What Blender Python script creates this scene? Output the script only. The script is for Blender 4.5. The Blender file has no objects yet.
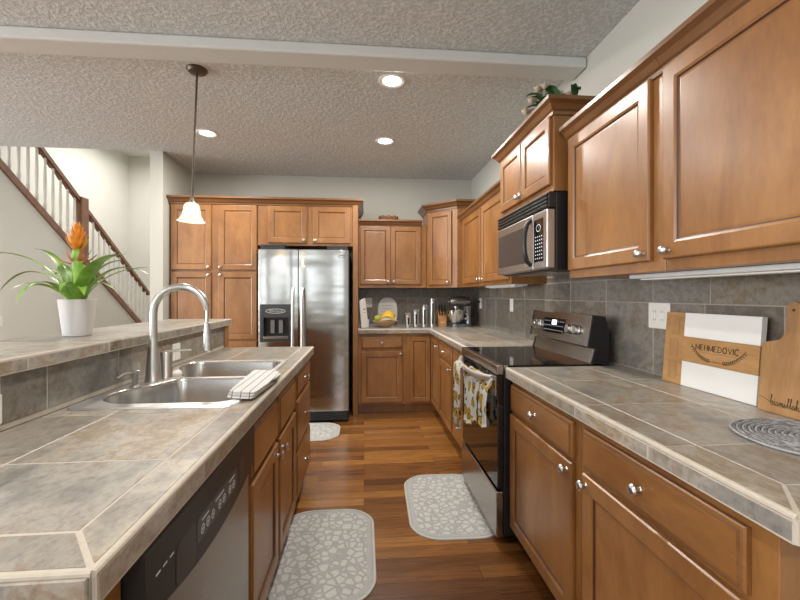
import bpy, bmesh, math, random
from mathutils import Vector, Matrix
random.seed(7)
PI = math.pi
C = bpy.context.scene.collection
SC = bpy.context.scene

# ------------------------------------------------------------------ camera, world, lights, exposure
YAW = math.atan(36/405.)
cam = bpy.data.objects.new('camera', bpy.data.cameras.new('camera')); C.objects.link(cam)
cam.location = (0, 0, 1.275); cam.rotation_euler = (PI/2, 0, -YAW)
cam.data.sensor_width = 36; cam.data.lens = 405/800*36; cam.data.shift_y = -5/800
cam.data.clip_start = .02
SC.camera = cam
SC.view_settings.view_transform = 'Standard'; SC.view_settings.look = 'None'
SC.view_settings.gamma = 1; SC.view_settings.use_curve_mapping = False
SC.view_settings.exposure = 0.0
SC.cycles.use_denoising = True
SC.cycles.max_bounces = 8; SC.cycles.diffuse_bounces = 5; SC.cycles.sample_clamp_indirect = 6
w = bpy.data.worlds.new('world'); SC.world = w; w.use_nodes = True
w.node_tree.nodes['Background'].inputs[0].default_value = (.86, .93, 1, 1)
w.node_tree.nodes['Background'].inputs[1].default_value = 1.2

def area(name, loc, rot, sx, sy, power, col=(1, 1, 1), spread=PI, parent=None, disk=False):
    l = bpy.data.lights.new(name, 'AREA'); l.shape = 'DISK' if disk else 'RECTANGLE'
    l.size = sx
    if not disk: l.size_y = sy
    l.energy = power; l.color = col; l.spread = spread
    o = bpy.data.objects.new(name, l); C.objects.link(o); o.location = loc; o.rotation_euler = rot
    if parent: o.parent = parent
    return o
# daylight entering by the windows of the living room behind the camera and by unseen dining side windows added large as fill
for i, x in enumerate((-4.6, -2.2, .1)):
    area('window_daylight', (x, -4.47, 1.69), (PI/2, 0, 0), 1.7, 1.42, 12, (.96, .98, 1))
for y in (-3.0, -.3, 2.4):
    area('window_daylight', (-6.47, y, 1.45), (PI/2, 0, -PI/2), 2.1, 1.9, 125, (.98, .985, 1))
# added area light under the stair hall ceiling, brightening its walls
area('stair_fill_light', (-3.4, 7.0, 3.9), (0, 0, 0), 1.6, 2.0, 75, (1, .96, .90))

# ------------------------------------------------------------------ materials
def mat(name):
    m = bpy.data.materials.new(name); m.use_nodes = True
    nt = m.node_tree; b = nt.nodes['Principled BSDF']
    return m, nt, b
def N(nt, t, **kw):
    n = nt.nodes.new(t)
    for k, v in kw.items():
        if k.startswith('i_'): n.inputs[k[2:].replace('_', ' ')].default_value = v
        else: setattr(n, k, v)
    return n
def ramp(nt, stops, interp='LINEAR'):
    r = nt.nodes.new('ShaderNodeValToRGB'); e = r.color_ramp.elements; r.color_ramp.interpolation = interp
    while len(e) < len(stops): e.new(.5)
    for k, (p, c) in enumerate(stops):
        e[k].position = p; e[k].color = (*c, 1) if len(c) == 3 else c
    return r
def coords(nt, scale=(1, 1, 1), kind='Object'):
    tc = N(nt, 'ShaderNodeTexCoord'); mp = N(nt, 'ShaderNodeMapping'); mp.inputs['Scale'].default_value = scale
    nt.links.new(tc.outputs[kind], mp.inputs[0]); return mp
def plain(name, col, rough=.5, metal=0, noise=.06, nscale=20, spec=.5, bump=0, coat=0):
    m, nt, b = mat(name)
    mp = coords(nt); n = N(nt, 'ShaderNodeTexNoise', i_Scale=nscale, i_Detail=4.)
    nt.links.new(mp.outputs[0], n.inputs['Vector'])
    lo = tuple(max(0, c*(1-noise)) for c in col); hi = tuple(min(1, c*(1+noise)) for c in col)
    r = ramp(nt, [(.3, lo), (.7, hi)]); nt.links.new(n.outputs['Fac'], r.inputs[0])
    nt.links.new(r.outputs[0], b.inputs['Base Color'])
    b.inputs['Roughness'].default_value = rough; b.inputs['Metallic'].default_value = metal
    b.inputs['Specular IOR Level'].default_value = spec; b.inputs['Coat Weight'].default_value = coat
    if bump:
        bp = N(nt, 'ShaderNodeBump', i_Strength=bump, i_Distance=.01); nt.links.new(n.outputs['Fac'], bp.inputs['Height'])
        nt.links.new(bp.outputs[0], b.inputs['Normal'])
    return m
def wood(name, scale, c0, c1, c2, rough=.34, coat=.25):
    m, nt, b = mat(name); mp = coords(nt, scale)
    oi = N(nt, 'ShaderNodeObjectInfo'); ad = N(nt, 'ShaderNodeVectorMath', operation='ADD')
    ms = N(nt, 'ShaderNodeMath', operation='MULTIPLY'); ms.inputs[1].default_value = 37.
    nt.links.new(oi.outputs['Random'], ms.inputs[0]); nt.links.new(mp.outputs[0], ad.inputs[0]); nt.links.new(ms.outputs[0], ad.inputs[1])
    n = N(nt, 'ShaderNodeTexNoise', i_Scale=3.2, i_Detail=6., i_Roughness=.6, i_Distortion=.5)
    nt.links.new(ad.outputs[0], n.inputs['Vector'])
    r = ramp(nt, [(.25, c0), (.5, c1), (.75, c2)]); nt.links.new(n.outputs['Fac'], r.inputs[0])
    mp2 = coords(nt, tuple(s*12 for s in scale)); n2 = N(nt, 'ShaderNodeTexNoise', i_Scale=4., i_Detail=3.)
    nt.links.new(mp2.outputs[0], n2.inputs['Vector'])
    r2 = ramp(nt, [(.3, (.84, .84, .84)), (.6, (1, 1, 1))]); nt.links.new(n2.outputs['Fac'], r2.inputs[0])
    mx = N(nt, 'ShaderNodeMix', data_type='RGBA', blend_type='MULTIPLY'); mx.inputs[0].default_value = .7
    nt.links.new(r.outputs[0], mx.inputs[6]); nt.links.new(r2.outputs[0], mx.inputs[7])
    nt.links.new(mx.outputs[2], b.inputs['Base Color'])
    b.inputs['Roughness'].default_value = rough; b.inputs['Coat Weight'].default_value = coat; b.inputs['Coat Roughness'].default_value = .25
    return m
W0, W1, W2 = (.160, .061, .015), (.255, .109, .030), (.355, .170, .054)
WOOD = wood('maple_stained', (1.6, 1.6, .55), W0, W1, W2)
WOODH = wood('maple_stained_rail', (.7, .7, 2.2), W0, W1, W2)
CROWN = wood('maple_crown', (.6, .6, 3), (.115, .047, .015), (.165, .071, .023), (.22, .098, .034))
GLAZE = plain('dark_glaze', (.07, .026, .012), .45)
RAILW = wood('stair_rail_wood', (2, 2, 2), (.15, .06, .03), (.21, .088, .045), (.27, .12, .062))
BOARD = wood('acacia_board', (3, .5, 3), (.27, .125, .04), (.44, .235, .085), (.56, .33, .14), .5, 0)
BOARDV = wood('walnut_board', (3.5, 3.5, .6), (.27, .135, .048), (.38, .205, .08), (.47, .27, .115), .5, 0)
BLOCK = wood('knife_block_wood', (8, 8, 3), (.36, .16, .05), (.45, .22, .08), (.5, .26, .1), .5, 0)

def stone(name, shade=1.):
    m, nt, b = mat(name)
    mp = coords(nt, (1.25, .8, 1)); at = N(nt, 'ShaderNodeAttribute', attribute_name='tint')
    ms = N(nt, 'ShaderNodeVectorMath', operation='SCALE'); ms.inputs[3].default_value = 23.
    nt.links.new(at.outputs['Color'], ms.inputs[0])
    ad = N(nt, 'ShaderNodeVectorMath', operation='ADD'); nt.links.new(mp.outputs[0], ad.inputs[0]); nt.links.new(ms.outputs[0], ad.inputs[1])
    n = N(nt, 'ShaderNodeTexNoise', i_Scale=4.6, i_Detail=9., i_Roughness=.68, i_Distortion=.25); nt.links.new(ad.outputs[0], n.inputs['Vector'])
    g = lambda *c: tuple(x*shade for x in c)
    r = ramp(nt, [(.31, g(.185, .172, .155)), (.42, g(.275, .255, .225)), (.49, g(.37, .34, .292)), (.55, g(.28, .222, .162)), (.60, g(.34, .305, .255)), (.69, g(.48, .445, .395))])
    nt.links.new(n.outputs['Fac'], r.inputs[0])
    n2 = N(nt, 'ShaderNodeTexNoise', i_Scale=55., i_Detail=5., i_Roughness=.7); nt.links.new(ad.outputs[0], n2.inputs['Vector'])
    r2 = ramp(nt, [(.34, (.55, .55, .55)), (.52, (1.06, 1.06, 1.06))]); nt.links.new(n2.outputs['Fac'], r2.inputs[0])
    mx = N(nt, 'ShaderNodeMix', data_type='RGBA', blend_type='MULTIPLY'); mx.inputs[0].default_value = .55
    nt.links.new(r.outputs[0], mx.inputs[6]); nt.links.new(r2.outputs[0], mx.inputs[7])
    sp = N(nt, 'ShaderNodeSeparateColor'); nt.links.new(at.outputs['Color'], sp.inputs[0])
    mr = N(nt, 'ShaderNodeMapRange'); mr.inputs['To Min'].default_value = .80; mr.inputs['To Max'].default_value = 1.2
    nt.links.new(sp.outputs[2], mr.inputs[0])
    hv = N(nt, 'ShaderNodeHueSaturation'); nt.links.new(mx.outputs[2], hv.inputs['Color']); nt.links.new(mr.outputs[0], hv.inputs['Value'])
    mr2 = N(nt, 'ShaderNodeMapRange'); mr2.inputs['To Min'].default_value = .8; mr2.inputs['To Max'].default_value = 1.25
    nt.links.new(sp.outputs[1], mr2.inputs[0]); nt.links.new(mr2.outputs[0], hv.inputs['Saturation'])
    nt.links.new(hv.outputs[0], b.inputs['Base Color'])
    b.inputs['Roughness'].default_value = .33
    bp = N(nt, 'ShaderNodeBump', i_Strength=.12, i_Distance=.004); nt.links.new(n2.outputs['Fac'], bp.inputs['Height']); nt.links.new(bp.outputs[0], b.inputs['Normal'])
    return m
STONE = stone('counter_tile', .95)
SPLASH = stone('backsplash_tile_dimmed', .56)  # same stone as the counter, darkened in colour for the dimmer upright faces
GROUT = plain('cream_grout', (.50, .45, .375), .8, nscale=60)
GROUTD = plain('grey_grout', (.34, .31, .27), .8, nscale=60)

def floor_mat():
    m, nt, b = mat('hardwood_floor'); mp = coords(nt)
    br = N(nt, 'ShaderNodeTexBrick', i_Scale=1., i_Mortar_Size=.0012, i_Mortar_Smooth=.1, i_Bias=0., i_Brick_Width=.85, i_Row_Height=.085)
    br.offset = .37; br.offset_frequency = 3; br.inputs['Color1'].default_value = (0, 0, 0, 1); br.inputs['Color2'].default_value = (1, 1, 1, 1)
    br.inputs['Mortar'].default_value = (.3, .3, .3, 1)
    nt.links.new(mp.outputs[0], br.inputs['Vector'])
    r = ramp(nt, [(.0, (.085, .031, .009)), (.28, (.20, .078, .019)), (.5, (.32, .138, .034)), (.75, (.14, .052, .014)), (1, (.45, .215, .06))])
    nt.links.new(br.outputs['Color'], r.inputs[0])
    mp2 = coords(nt, (2.2, 26, 1)); n = N(nt, 'ShaderNodeTexNoise', i_Scale=2.4, i_Detail=5., i_Distortion=.6)
    vs = N(nt, 'ShaderNodeVectorMath', operation='SCALE'); vs.inputs[3].default_value = 9.; nt.links.new(br.outputs['Color'], vs.inputs[0])
    ad = N(nt, 'ShaderNodeVectorMath', operation='ADD'); nt.links.new(mp2.outputs[0], ad.inputs[0]); nt.links.new(vs.outputs[0], ad.inputs[1])
    nt.links.new(ad.outputs[0], n.inputs['Vector'])
    r2 = ramp(nt, [(.3, (.55, .52, .50)), (.6, (1.1, 1.1, 1.1))]); nt.links.new(n.outputs['Fac'], r2.inputs[0])
    mx = N(nt, 'ShaderNodeMix', data_type='RGBA', blend_type='MULTIPLY'); mx.inputs[0].default_value = .8
    nt.links.new(r.outputs[0], mx.inputs[6]); nt.links.new(r2.outputs[0], mx.inputs[7])
    mo = N(nt, 'ShaderNodeMix', data_type='RGBA'); nt.links.new(br.outputs['Fac'], mo.inputs[0])
    nt.links.new(mx.outputs[2], mo.inputs[6]); mo.inputs[7].default_value = (.05, .018, .008, 1)
    nt.links.new(mo.outputs[2], b.inputs['Base Color'])
    b.inputs['Roughness'].default_value = .27; b.inputs['Coat Weight'].default_value = .3; b.inputs['Coat Roughness'].default_value = .2
    return m
FLOOR = floor_mat()

def ceil_mat():
    m, nt, b = mat('textured_ceiling'); mp = coords(nt)
    n = N(nt, 'ShaderNodeTexNoise', i_Scale=44., i_Detail=4., i_Roughness=.6, i_Distortion=.5); nt.links.new(mp.outputs[0], n.inputs['Vector'])
    r = ramp(nt, [(.42, (.53, .56, .56)), (.62, (.69, .72, .72))]); nt.links.new(n.outputs['Fac'], r.inputs[0])
    nt.links.new(r.outputs[0], b.inputs['Base Color']); b.inputs['Roughness'].default_value = .9; b.inputs['Specular IOR Level'].default_value = .2
    r3 = ramp(nt, [(.40, (0, 0, 0)), (.62, (1, 1, 1))]); nt.links.new(n.outputs['Fac'], r3.inputs[0])
    bp = N(nt, 'ShaderNodeBump', i_Strength=.33, i_Distance=.012); nt.links.new(r3.outputs[0], bp.inputs['Height']); nt.links.new(bp.outputs[0], b.inputs['Normal'])
    return m
CEIL = ceil_mat()
WALLM = plain('wall_paint_grey', (.48, .475, .425), .85, noise=.015, nscale=3, spec=.2)
WALLC = plain('wall_paint_cream', (.66, .655, .615), .85, noise=.015, nscale=3, spec=.2)
BEAMM = plain('beam_paint', (.62, .64, .62), .8, noise=.01, spec=.2)
WHITE = plain('white_paint', (.78, .77, .73), .5, noise=.02)
PLAST = plain('white_plastic', (.80, .79, .74), .4, noise=.01)

def steel(name, col, rough, stretch, wav=0., var=.22):
    m, nt, b = mat(name); mp = coords(nt, stretch)
    n = N(nt, 'ShaderNodeTexNoise', i_Scale=40., i_Detail=4.); nt.links.new(mp.outputs[0], n.inputs['Vector'])
    mr = N(nt, 'ShaderNodeMapRange'); mr.inputs['To Min'].default_value = rough*(1-var); mr.inputs['To Max'].default_value = rough*(1+var)
    nt.links.new(n.outputs['Fac'], mr.inputs[0]); nt.links.new(mr.outputs[0], b.inputs['Roughness'])
    b.inputs['Base Color'].default_value = (*col, 1); b.inputs['Metallic'].default_value = 1
    if wav:
        mp2 = coords(nt, (.9, 1, 3.2)); n2 = N(nt, 'ShaderNodeTexNoise', i_Scale=2.6, i_Detail=1.); nt.links.new(mp2.outputs[0], n2.inputs['Vector'])
        bp = N(nt, 'ShaderNodeBump', i_Strength=wav, i_Distance=.01); nt.links.new(n2.outputs['Fac'], bp.inputs['Height']); nt.links.new(bp.outputs[0], b.inputs['Normal'])
    return m
STEEL = steel('stainless_fridge', (.46, .46, .44), .16, (.3, .3, 8), .35)
STEELD = steel('stainless_dark', (.36, .335, .31), .3, (.3, .3, 8))
STEELR = steel('stainless_range', (.42, .39, .36), .24, (.3, .3, 8))
RIMM = steel('sink_rim_steel', (.80, .80, .785), .40, (1, 1, 1), var=.04)
STEELM = steel('stainless_microwave', (.50, .48, .455), .34, (.3, .3, 8))
SINKM = steel('sink_steel', (.68, .68, .665), .22, (1, 1, 1), var=.04)
NICKEL = steel('brushed_nickel', (.60, .59, .565), .30, (1, 1, 1), var=.04)
HANDLE = steel('satin_handle', (.74, .73, .70), .42, (1, 1, 1), var=.04)
CHROME = steel('bright_metal', (.78, .78, .76), .12, (1, 1, 1), var=.04)
BLACK = plain('black_plastic', (.012, .012, .013), .35)
BLACKG = plain('black_glass', (.006, .006, .007), .05, spec=.7, noise=0)
CHARC = plain('charcoal_plastic', (.035, .036, .038), .35)
DWM = plain('graphite_panel', (.018, .018, .018), .38, noise=.05, spec=.3)
MARK = plain('pale_marking', (.55, .62, .66), .6)
INK = plain('dark_engraving', (.07, .038, .018), .8)
PORC = plain('white_ceramic', (.80, .80, .78), .3, noise=.01)
POTM = plain('white_pot', (.80, .80, .79), .55, noise=.01)
def emit(name, col, st):
    m, nt, b = mat(name); b.inputs['Base Color'].default_value = (*col, 1)
    b.inputs['Emission Color'].default_value = (*col, 1); b.inputs['Emission Strength'].default_value = st; return m
LAMP = emit('lamp_lens', (1, .97, .92), 9.)
DISPLAY = emit('lit_display', (.75, .9, 1), 1.6)
def shade_mat():
    m, nt, b = mat('frosted_shade'); b.inputs['Base Color'].default_value = (.92, .88, .80, 1); b.inputs['Roughness'].default_value = .4
    b.inputs['Emission Color'].default_value = (1, .93, .8, 1); b.inputs['Emission Strength'].default_value = .05
    tr = N(nt, 'ShaderNodeBsdfTranslucent'); tr.inputs[0].default_value = (.95, .88, .74, 1)
    mx = N(nt, 'ShaderNodeMixShader'); mx.inputs[0].default_value = .55; out = nt.nodes['Material Output']
    nt.links.new(b.outputs[0], mx.inputs[1]); nt.links.new(tr.outputs[0], mx.inputs[2]); nt.links.new(mx.outputs[0], out.inputs[0]); return m
SHADE = shade_mat()
GLASS = plain('microwave_window', (.05, .044, .039), .3, spec=.3)
def rug_mat():
    m, nt, b = mat('patterned_rug'); mp = coords(nt, (1, 1, 1))
    v = N(nt, 'ShaderNodeTexVoronoi', feature='DISTANCE_TO_EDGE', i_Scale=24., i_Randomness=.9); nt.links.new(mp.outputs[0], v.inputs['Vector'])
    r = ramp(nt, [(.10, (0, 0, 0)), (.15, (1, 1, 1))]); nt.links.new(v.outputs['Distance'], r.inputs[0])
    n = N(nt, 'ShaderNodeTexNoise', i_Scale=230., i_Detail=2.); nt.links.new(mp.outputs[0], n.inputs['Vector'])
    r2 = ramp(nt, [(.35, (.55, .55, .55)), (.65, (1.2, 1.2, 1.2))]); nt.links.new(n.outputs['Fac'], r2.inputs[0])
    mx = N(nt, 'ShaderNodeMix', data_type='RGBA'); nt.links.new(r.outputs[0], mx.inputs[0])
    mx.inputs[6].default_value = (.39, .39, .375, 1); mx.inputs[7].default_value = (.56, .555, .525, 1)
    mm = N(nt, 'ShaderNodeMix', data_type='RGBA', blend_type='MULTIPLY'); mm.inputs[0].default_value = .6
    nt.links.new(mx.outputs[2], mm.inputs[6]); nt.links.new(r2.outputs[0], mm.inputs[7])
    nt.links.new(mm.outputs[2], b.inputs['Base Color']); b.inputs['Roughness'].default_value = .95
    return m
RUG = rug_mat()
RUGB = plain('rug_border', (.40, .405, .39), .95, noise=.25, nscale=230)
RUGE = plain('rug_edge', (.50, .495, .465), .95, noise=.1, nscale=120)
def leaf_mat():
    m, nt, b = mat('bromeliad_leaf'); mp = coords(nt, (1, 1, 1)); n = N(nt, 'ShaderNodeTexNoise', i_Scale=14., i_Detail=3.)
    nt.links.new(mp.outputs[0], n.inputs['Vector']); r = ramp(nt, [(.3, (.10, .22, .025)), (.5, (.2, .40, .05)), (.7, (.34, .54, .10))])
    nt.links.new(n.outputs['Fac'], r.inputs[0]); nt.links.new(r.outputs[0], b.inputs['Base Color']); b.inputs['Roughness'].default_value = .38; return m
LEAF = leaf_mat()
DLEAF = plain('dark_leaf', (.03, .085, .025), .5, noise=.4, nscale=30)
ORANGE = plain('orange_bract', (.72, .25, .02), .5, noise=.35, nscale=40)
RUST = plain('rust_bract', (.55, .17, .07), .5, noise=.3, nscale=40)
PETAL = plain('pale_pink_petal', (.66, .47, .38), .7, noise=.15)
CREAMP = plain('cream_petal', (.62, .55, .40), .7, noise=.15)
def stripes(name, base, line, axis, freq, thin):
    m, nt, b = mat(name); mp = coords(nt); s = N(nt, 'ShaderNodeSeparateXYZ'); nt.links.new(mp.outputs[0], s.inputs[0])
    a = N(nt, 'ShaderNodeMath', operation='MULTIPLY'); a.inputs[1].default_value = freq; nt.links.new(s.outputs[axis], a.inputs[0])
    f = N(nt, 'ShaderNodeMath', operation='FRACT'); nt.links.new(a.outputs[0], f.inputs[0])
    r = ramp(nt, [(0, line), (thin, base)], 'CONSTANT'); nt.links.new(f.outputs[0], r.inputs[0])
    nt.links.new(r.outputs[0], b.inputs['Base Color']); b.inputs['Roughness'].default_value = .9; return m
TOWEL = stripes('striped_towel', (.66, .655, .63), (.10, .10, .12), 0, 32., .09)
def sunflower():
    m, nt, b = mat('sunflower_cloth'); mp = coords(nt)
    v = N(nt, 'ShaderNodeTexVoronoi', i_Scale=14., i_Randomness=.8); nt.links.new(mp.outputs[0], v.inputs['Vector'])
    r = ramp(nt, [(0, (.06, .03, .015)), (.17, (.62, .36, .03)), (.39, (.05, .11, .05)), (.46, (.74, .73, .68))], 'CONSTANT')
    n = N(nt, 'ShaderNodeTexNoise', i_Scale=25., i_Detail=2.); nt.links.new(mp.outputs[0], n.inputs['Vector'])
    ma = N(nt, 'ShaderNodeMath', operation='MULTIPLY_ADD'); ma.inputs[1].default_value = .5; nt.links.new(n.outputs['Fac'], ma.inputs[0]); nt.links.new(v.outputs['Distance'], ma.inputs[2])
    sb = N(nt, 'ShaderNodeMath', operation='SUBTRACT'); sb.inputs[1].default_value = .25; nt.links.new(ma.outputs[0], sb.inputs[0])
    nt.links.new(sb.outputs[0], r.inputs[0]); nt.links.new(r.outputs[0], b.inputs['Base Color']); b.inputs['Roughness'].default_value = .9; return m
SUNF = sunflower()
YELLOW = plain('banana_skin', (.72, .47, .03), .5, noise=.12)
LIME = plain('green_apple_skin', (.42, .45, .06), .45, noise=.15)
BOWLM = plain('pale_wood_bowl', (.62, .44, .24), .5, noise=.12)
WICK = plain('brown_basket', (.24, .09, .035), .7, noise=.35, nscale=60)
WOVEN = plain('woven_grey', (.16, .16, .165), .85, noise=.45, nscale=150)
WOVENL = plain('woven_pale', (.34, .34, .335), .85, noise=.35, nscale=150)

# ------------------------------------------------------------------ builders
BASE = {}
def B(): return bmesh.new()
def thing(name, label, cat, base=(0, 0, 0), group=None, kind=None):
    o = bpy.data.objects.new(name, None); C.objects.link(o); o.location = base; o.empty_display_size = .1
    BASE[o] = Vector(base); tag(o, label, cat, group, kind); return o
def tag(o, label, cat, group=None, kind=None):
    o['label'] = label; o['category'] = cat
    if group: o['group'] = group
    if kind: o['kind'] = kind
    return o
def obj(name, bm, mats, parent=None, smooth=False, base=None, recalc=True, label=None):
    """links bm (in world coordinates) as one mesh object under parent"""
    b = BASE[parent] if parent else Vector(base or (0, 0, 0))
    if recalc: bmesh.ops.recalc_face_normals(bm, faces=bm.faces)
    bmesh.ops.translate(bm, verts=bm.verts, vec=-b)
    me = bpy.data.meshes.new(name); bm.to_mesh(me); bm.free()
    for m in (mats if isinstance(mats, (list, tuple)) else [mats]): me.materials.append(m)
    if smooth:
        for p in me.polygons: p.use_smooth = True
        if smooth != 'all': me.set_sharp_from_angle(angle=math.radians(40))
    o = bpy.data.objects.new(name, me); C.objects.link(o)
    if parent: o.parent = parent
    else: o.location = b
    BASE[o] = b
    if label: o['label'] = label
    return o
def struct(name, bm, mats, label, cat, smooth=False):
    o = obj(name, bm, mats, smooth=smooth); return tag(o, label, cat, kind='structure')
def bx(bm, x0, x1, y0, y1, z0, z1, bev=0, m=0, seg=2):
    x0, x1 = sorted((x0, x1)); y0, y1 = sorted((y0, y1)); z0, z1 = sorted((z0, z1))
    v = [bm.verts.new((x, y, z)) for z in (z0, z1) for y in (y0, y1) for x in (x0, x1)]
    fs = [bm.faces.new([v[i] for i in q]) for q in ((0, 2, 3, 1), (4, 5, 7, 6), (0, 1, 5, 4), (2, 6, 7, 3), (0, 4, 6, 2), (1, 3, 7, 5))]
    for f in fs: f.material_index = m
    if bev:
        es = list({e for f in fs for e in f.edges})
        r = bmesh.ops.bevel(bm, geom=es, offset=bev, segments=seg, affect='EDGES', profile=.5)
        for f in r['faces']: f.material_index = m
    return v
def frame(o, u, n):
    o, u, n = Vector(o), Vector(u).normalized(), Vector(n).normalized(); v = n.cross(u)
    return lambda a, b, c: o + u*a + v*b + n*c
def rings(bm, F, loops, cap0=True, cap1=True, mats=None):
    """loops: list of (list of (a,b), c); joins successive closed loops"""
    rs = [[bm.verts.new(F(a, b, c)) for a, b in pts] for pts, c in loops]
    n = len(rs[0])
    for k in range(len(rs)-1):
        for i in range(n):
            f = bm.faces.new((rs[k][i], rs[k][(i+1) % n], rs[k+1][(i+1) % n], rs[k+1][i])); f.material_index = mats[k] if mats else 0
    if cap0: bm.faces.new(rs[0][::-1]).material_index = mats[0] if mats else 0
    if cap1: bm.faces.new(rs[-1]).material_index = mats[-1] if mats else 0
    return rs
def rect(w, h, i=0): return [(i, i), (w-i, i), (w-i, h-i), (i, h-i)]
def rrect(x0, x1, y0, y1, r, k=5):
    pts = []
    for cx, cy, a0 in ((x1-r, y0+r, -PI/2), (x1-r, y1-r, 0), (x0+r, y1-r, PI/2), (x0+r, y0+r, PI)):
        for i in range(k+1):
            a = a0+PI/2*i/k; pts.append((cx+r*math.cos(a), cy+r*math.sin(a)))
    return pts
def lathe(bm, prof, o=(0, 0, 0), ax=(0, 0, 1), seg=24, m=0, caps=True):
    o, ax = Vector(o), Vector(ax).normalized()
    u = ax.orthogonal().normalized(); v = ax.cross(u); rs = []
    for r, h in prof:
        if r < 1e-6: rs.append([bm.verts.new(o+ax*h)])
        else: rs.append([bm.verts.new(o+ax*h+(u*math.cos(2*PI*i/seg)+v*math.sin(2*PI*i/seg))*r) for i in range(seg)])
    for a, b in zip(rs, rs[1:]):
        for i in range(seg):
            j = (i+1) % seg
            q = [a[0]] if len(a) == 1 else [a[i], a[j]]
            q += [b[0]] if len(b) == 1 else [b[j], b[i]]
            if len(q) > 2: bm.faces.new(q).material_index = m
    if caps:
        for r in (rs[0], rs[-1]):
            if len(r) > 1: bm.faces.new(r).material_index = m
def tube(bm, pts, rad, seg=12, m=0, caps=True, flat=1.):
    pts = [Vector(p) for p in pts]; n = len(pts)
    rad = rad if isinstance(rad, (list, tuple)) else [rad]*n
    t = [(pts[min(i+1, n-1)]-pts[max(i-1, 0)]).normalized() for i in range(n)]
    u = t[0].orthogonal().normalized(); rs = []
    for i in range(n):
        u = (u-t[i]*u.dot(t[i])).normalized(); v = t[i].cross(u)
        rs.append([bm.verts.new(pts[i]+(u*math.cos(2*PI*k/seg)+v*math.sin(2*PI*k/seg)*flat)*rad[i]) for k in range(seg)])
    for a, b in zip(rs, rs[1:]):
        for k in range(seg): bm.faces.new((a[k], a[(k+1) % seg], b[(k+1) % seg], b[k])).material_index = m
    if caps:
        bm.faces.new(rs[0][::-1]).material_index = m; bm.faces.new(rs[-1]).material_index = m
def prism(bm, F, poly, c0, c1, m=0):
    a = [bm.verts.new(F(x, y, c0)) for x, y in poly]; b = [bm.verts.new(F(x, y, c1)) for x, y in poly]; n = len(a)
    bm.faces.new(a[::-1]).material_index = m; bm.faces.new(b).material_index = m
    for i in range(n): bm.faces.new((a[i], a[(i+1) % n], b[(i+1) % n], b[i])).material_index = m
def ball(bm, c, r, sc=(1, 1, 1), m=0, seg=14):
    mt = Matrix.Translation(c) @ Matrix.Diagonal((*[r*s for s in sc], 1))
    g = bmesh.ops.create_uvsphere(bm, u_segments=seg, v_segments=seg//2+2, radius=1, matrix=mt)
    for f in {f for v in g['verts'] for f in v.link_faces}: f.material_index = m
def bez(p, n=14):
    p = [Vector(q) for q in p]; out = []
    for i in range(n+1):
        t = i/n; q = p[:]
        while len(q) > 1: q = [a.lerp(b, t) for a, b in zip(q, q[1:])]
        out.append(q[0])
    return out
XY = lambda a, b, c: Vector((a, b, c))
def sweep(bm, path, prof, z, m=0, closed_ends=True):
    """profile (outward, up) swept along an XY path; outward is to the right of travel"""
    n = len(path); P2 = [Vector(p) for p in path]; rs = []
    nrm = []
    for a, b in zip(P2, P2[1:]):
        d = (b-a).normalized(); nrm.append(Vector((d.y, -d.x)))
    for i in range(n):
        n1 = nrm[max(i-1, 0)]; n2 = nrm[min(i, n-2)]; d = (n1+n2)/(1+n1.dot(n2))
        rs.append([bm.verts.new((P2[i].x+d.x*o, P2[i].y+d.y*o, z+h)) for o, h in prof])
    k = len(prof)
    for a, b in zip(rs, rs[1:]):
        for j in range(k): bm.faces.new((a[j], a[(j+1) % k], b[(j+1) % k], b[j])).material_index = m
    bm.faces.new(rs[0][::-1]).material_index = m; bm.faces.new(rs[-1]).material_index = m
CROWNP = [(0, 0), (.010, 0), (.013, .014), (.022, .020), (.036, .042), (.050, .052), (.054, .054), (.054, .072), (0, .072)]

# knobs: one mesh, copied under every door and drawer
_kb = B(); lathe(_kb, [(.0085, 0), (.006, .003), (.0055, .012), (.008, .016), (.0155, .019), (.0165, .023), (.014, .028), (.008, .031), (0, .032)], seg=20)
_k0 = obj('knob', _kb, NICKEL, smooth=True); KNOB = _k0.data; bpy.data.objects.remove(_k0)
def knob(parent, pos, n):
    o = bpy.data.objects.new('knob', KNOB); C.objects.link(o); o.parent = parent
    o.location = Vector(pos)-BASE[parent]; o.rotation_mode = 'QUATERNION'; o.rotation_quaternion = Vector(n).to_track_quat('Z', 'Y')
    return o
T = .020
def door(parent, o, u, n, w, h, kn=None, fr=.056, name='door'):
    """o: lower left corner on the cabinet face; kn: knob place as (fraction across, height)"""
    F = frame(o, u, n); bm = B()
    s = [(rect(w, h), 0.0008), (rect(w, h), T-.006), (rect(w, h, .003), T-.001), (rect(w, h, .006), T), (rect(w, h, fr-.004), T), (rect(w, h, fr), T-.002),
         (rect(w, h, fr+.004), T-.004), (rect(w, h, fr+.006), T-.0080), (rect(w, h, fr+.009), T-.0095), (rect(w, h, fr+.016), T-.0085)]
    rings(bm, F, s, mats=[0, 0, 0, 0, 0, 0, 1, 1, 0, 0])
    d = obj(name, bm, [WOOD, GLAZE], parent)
    if kn: knob(d, F(kn[0], kn[1], T-.0005), n)
    return d
def drawer(parent, o, u, n, w, h, kn=True, name='drawer'):
    F = frame(o, u, n); bm = B()
    rings(bm, F, [(rect(w, h), 0.0008), (rect(w, h), T-.009), (rect(w, h, .004), T-.006), (rect(w, h, .010), T-.005), (rect(w, h, .014), T-.001), (rect(w, h, .018), T)], mats=[0, 0, 0, 1, 0, 0])
    d = obj(name, bm, [WOODH, CROWN], parent)
    if kn: knob(d, F(w/2, h/2, T-.0005), n)
    return d
RX, RN = (0, -1, 0), (-1, 0, 0)      # doors on the right wall
LX, LN = (0, 1, 0), (1, 0, 0)        # doors on the island
KX, KN = (1, 0, 0), (0, -1, 0)       # doors on the back wall

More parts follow.
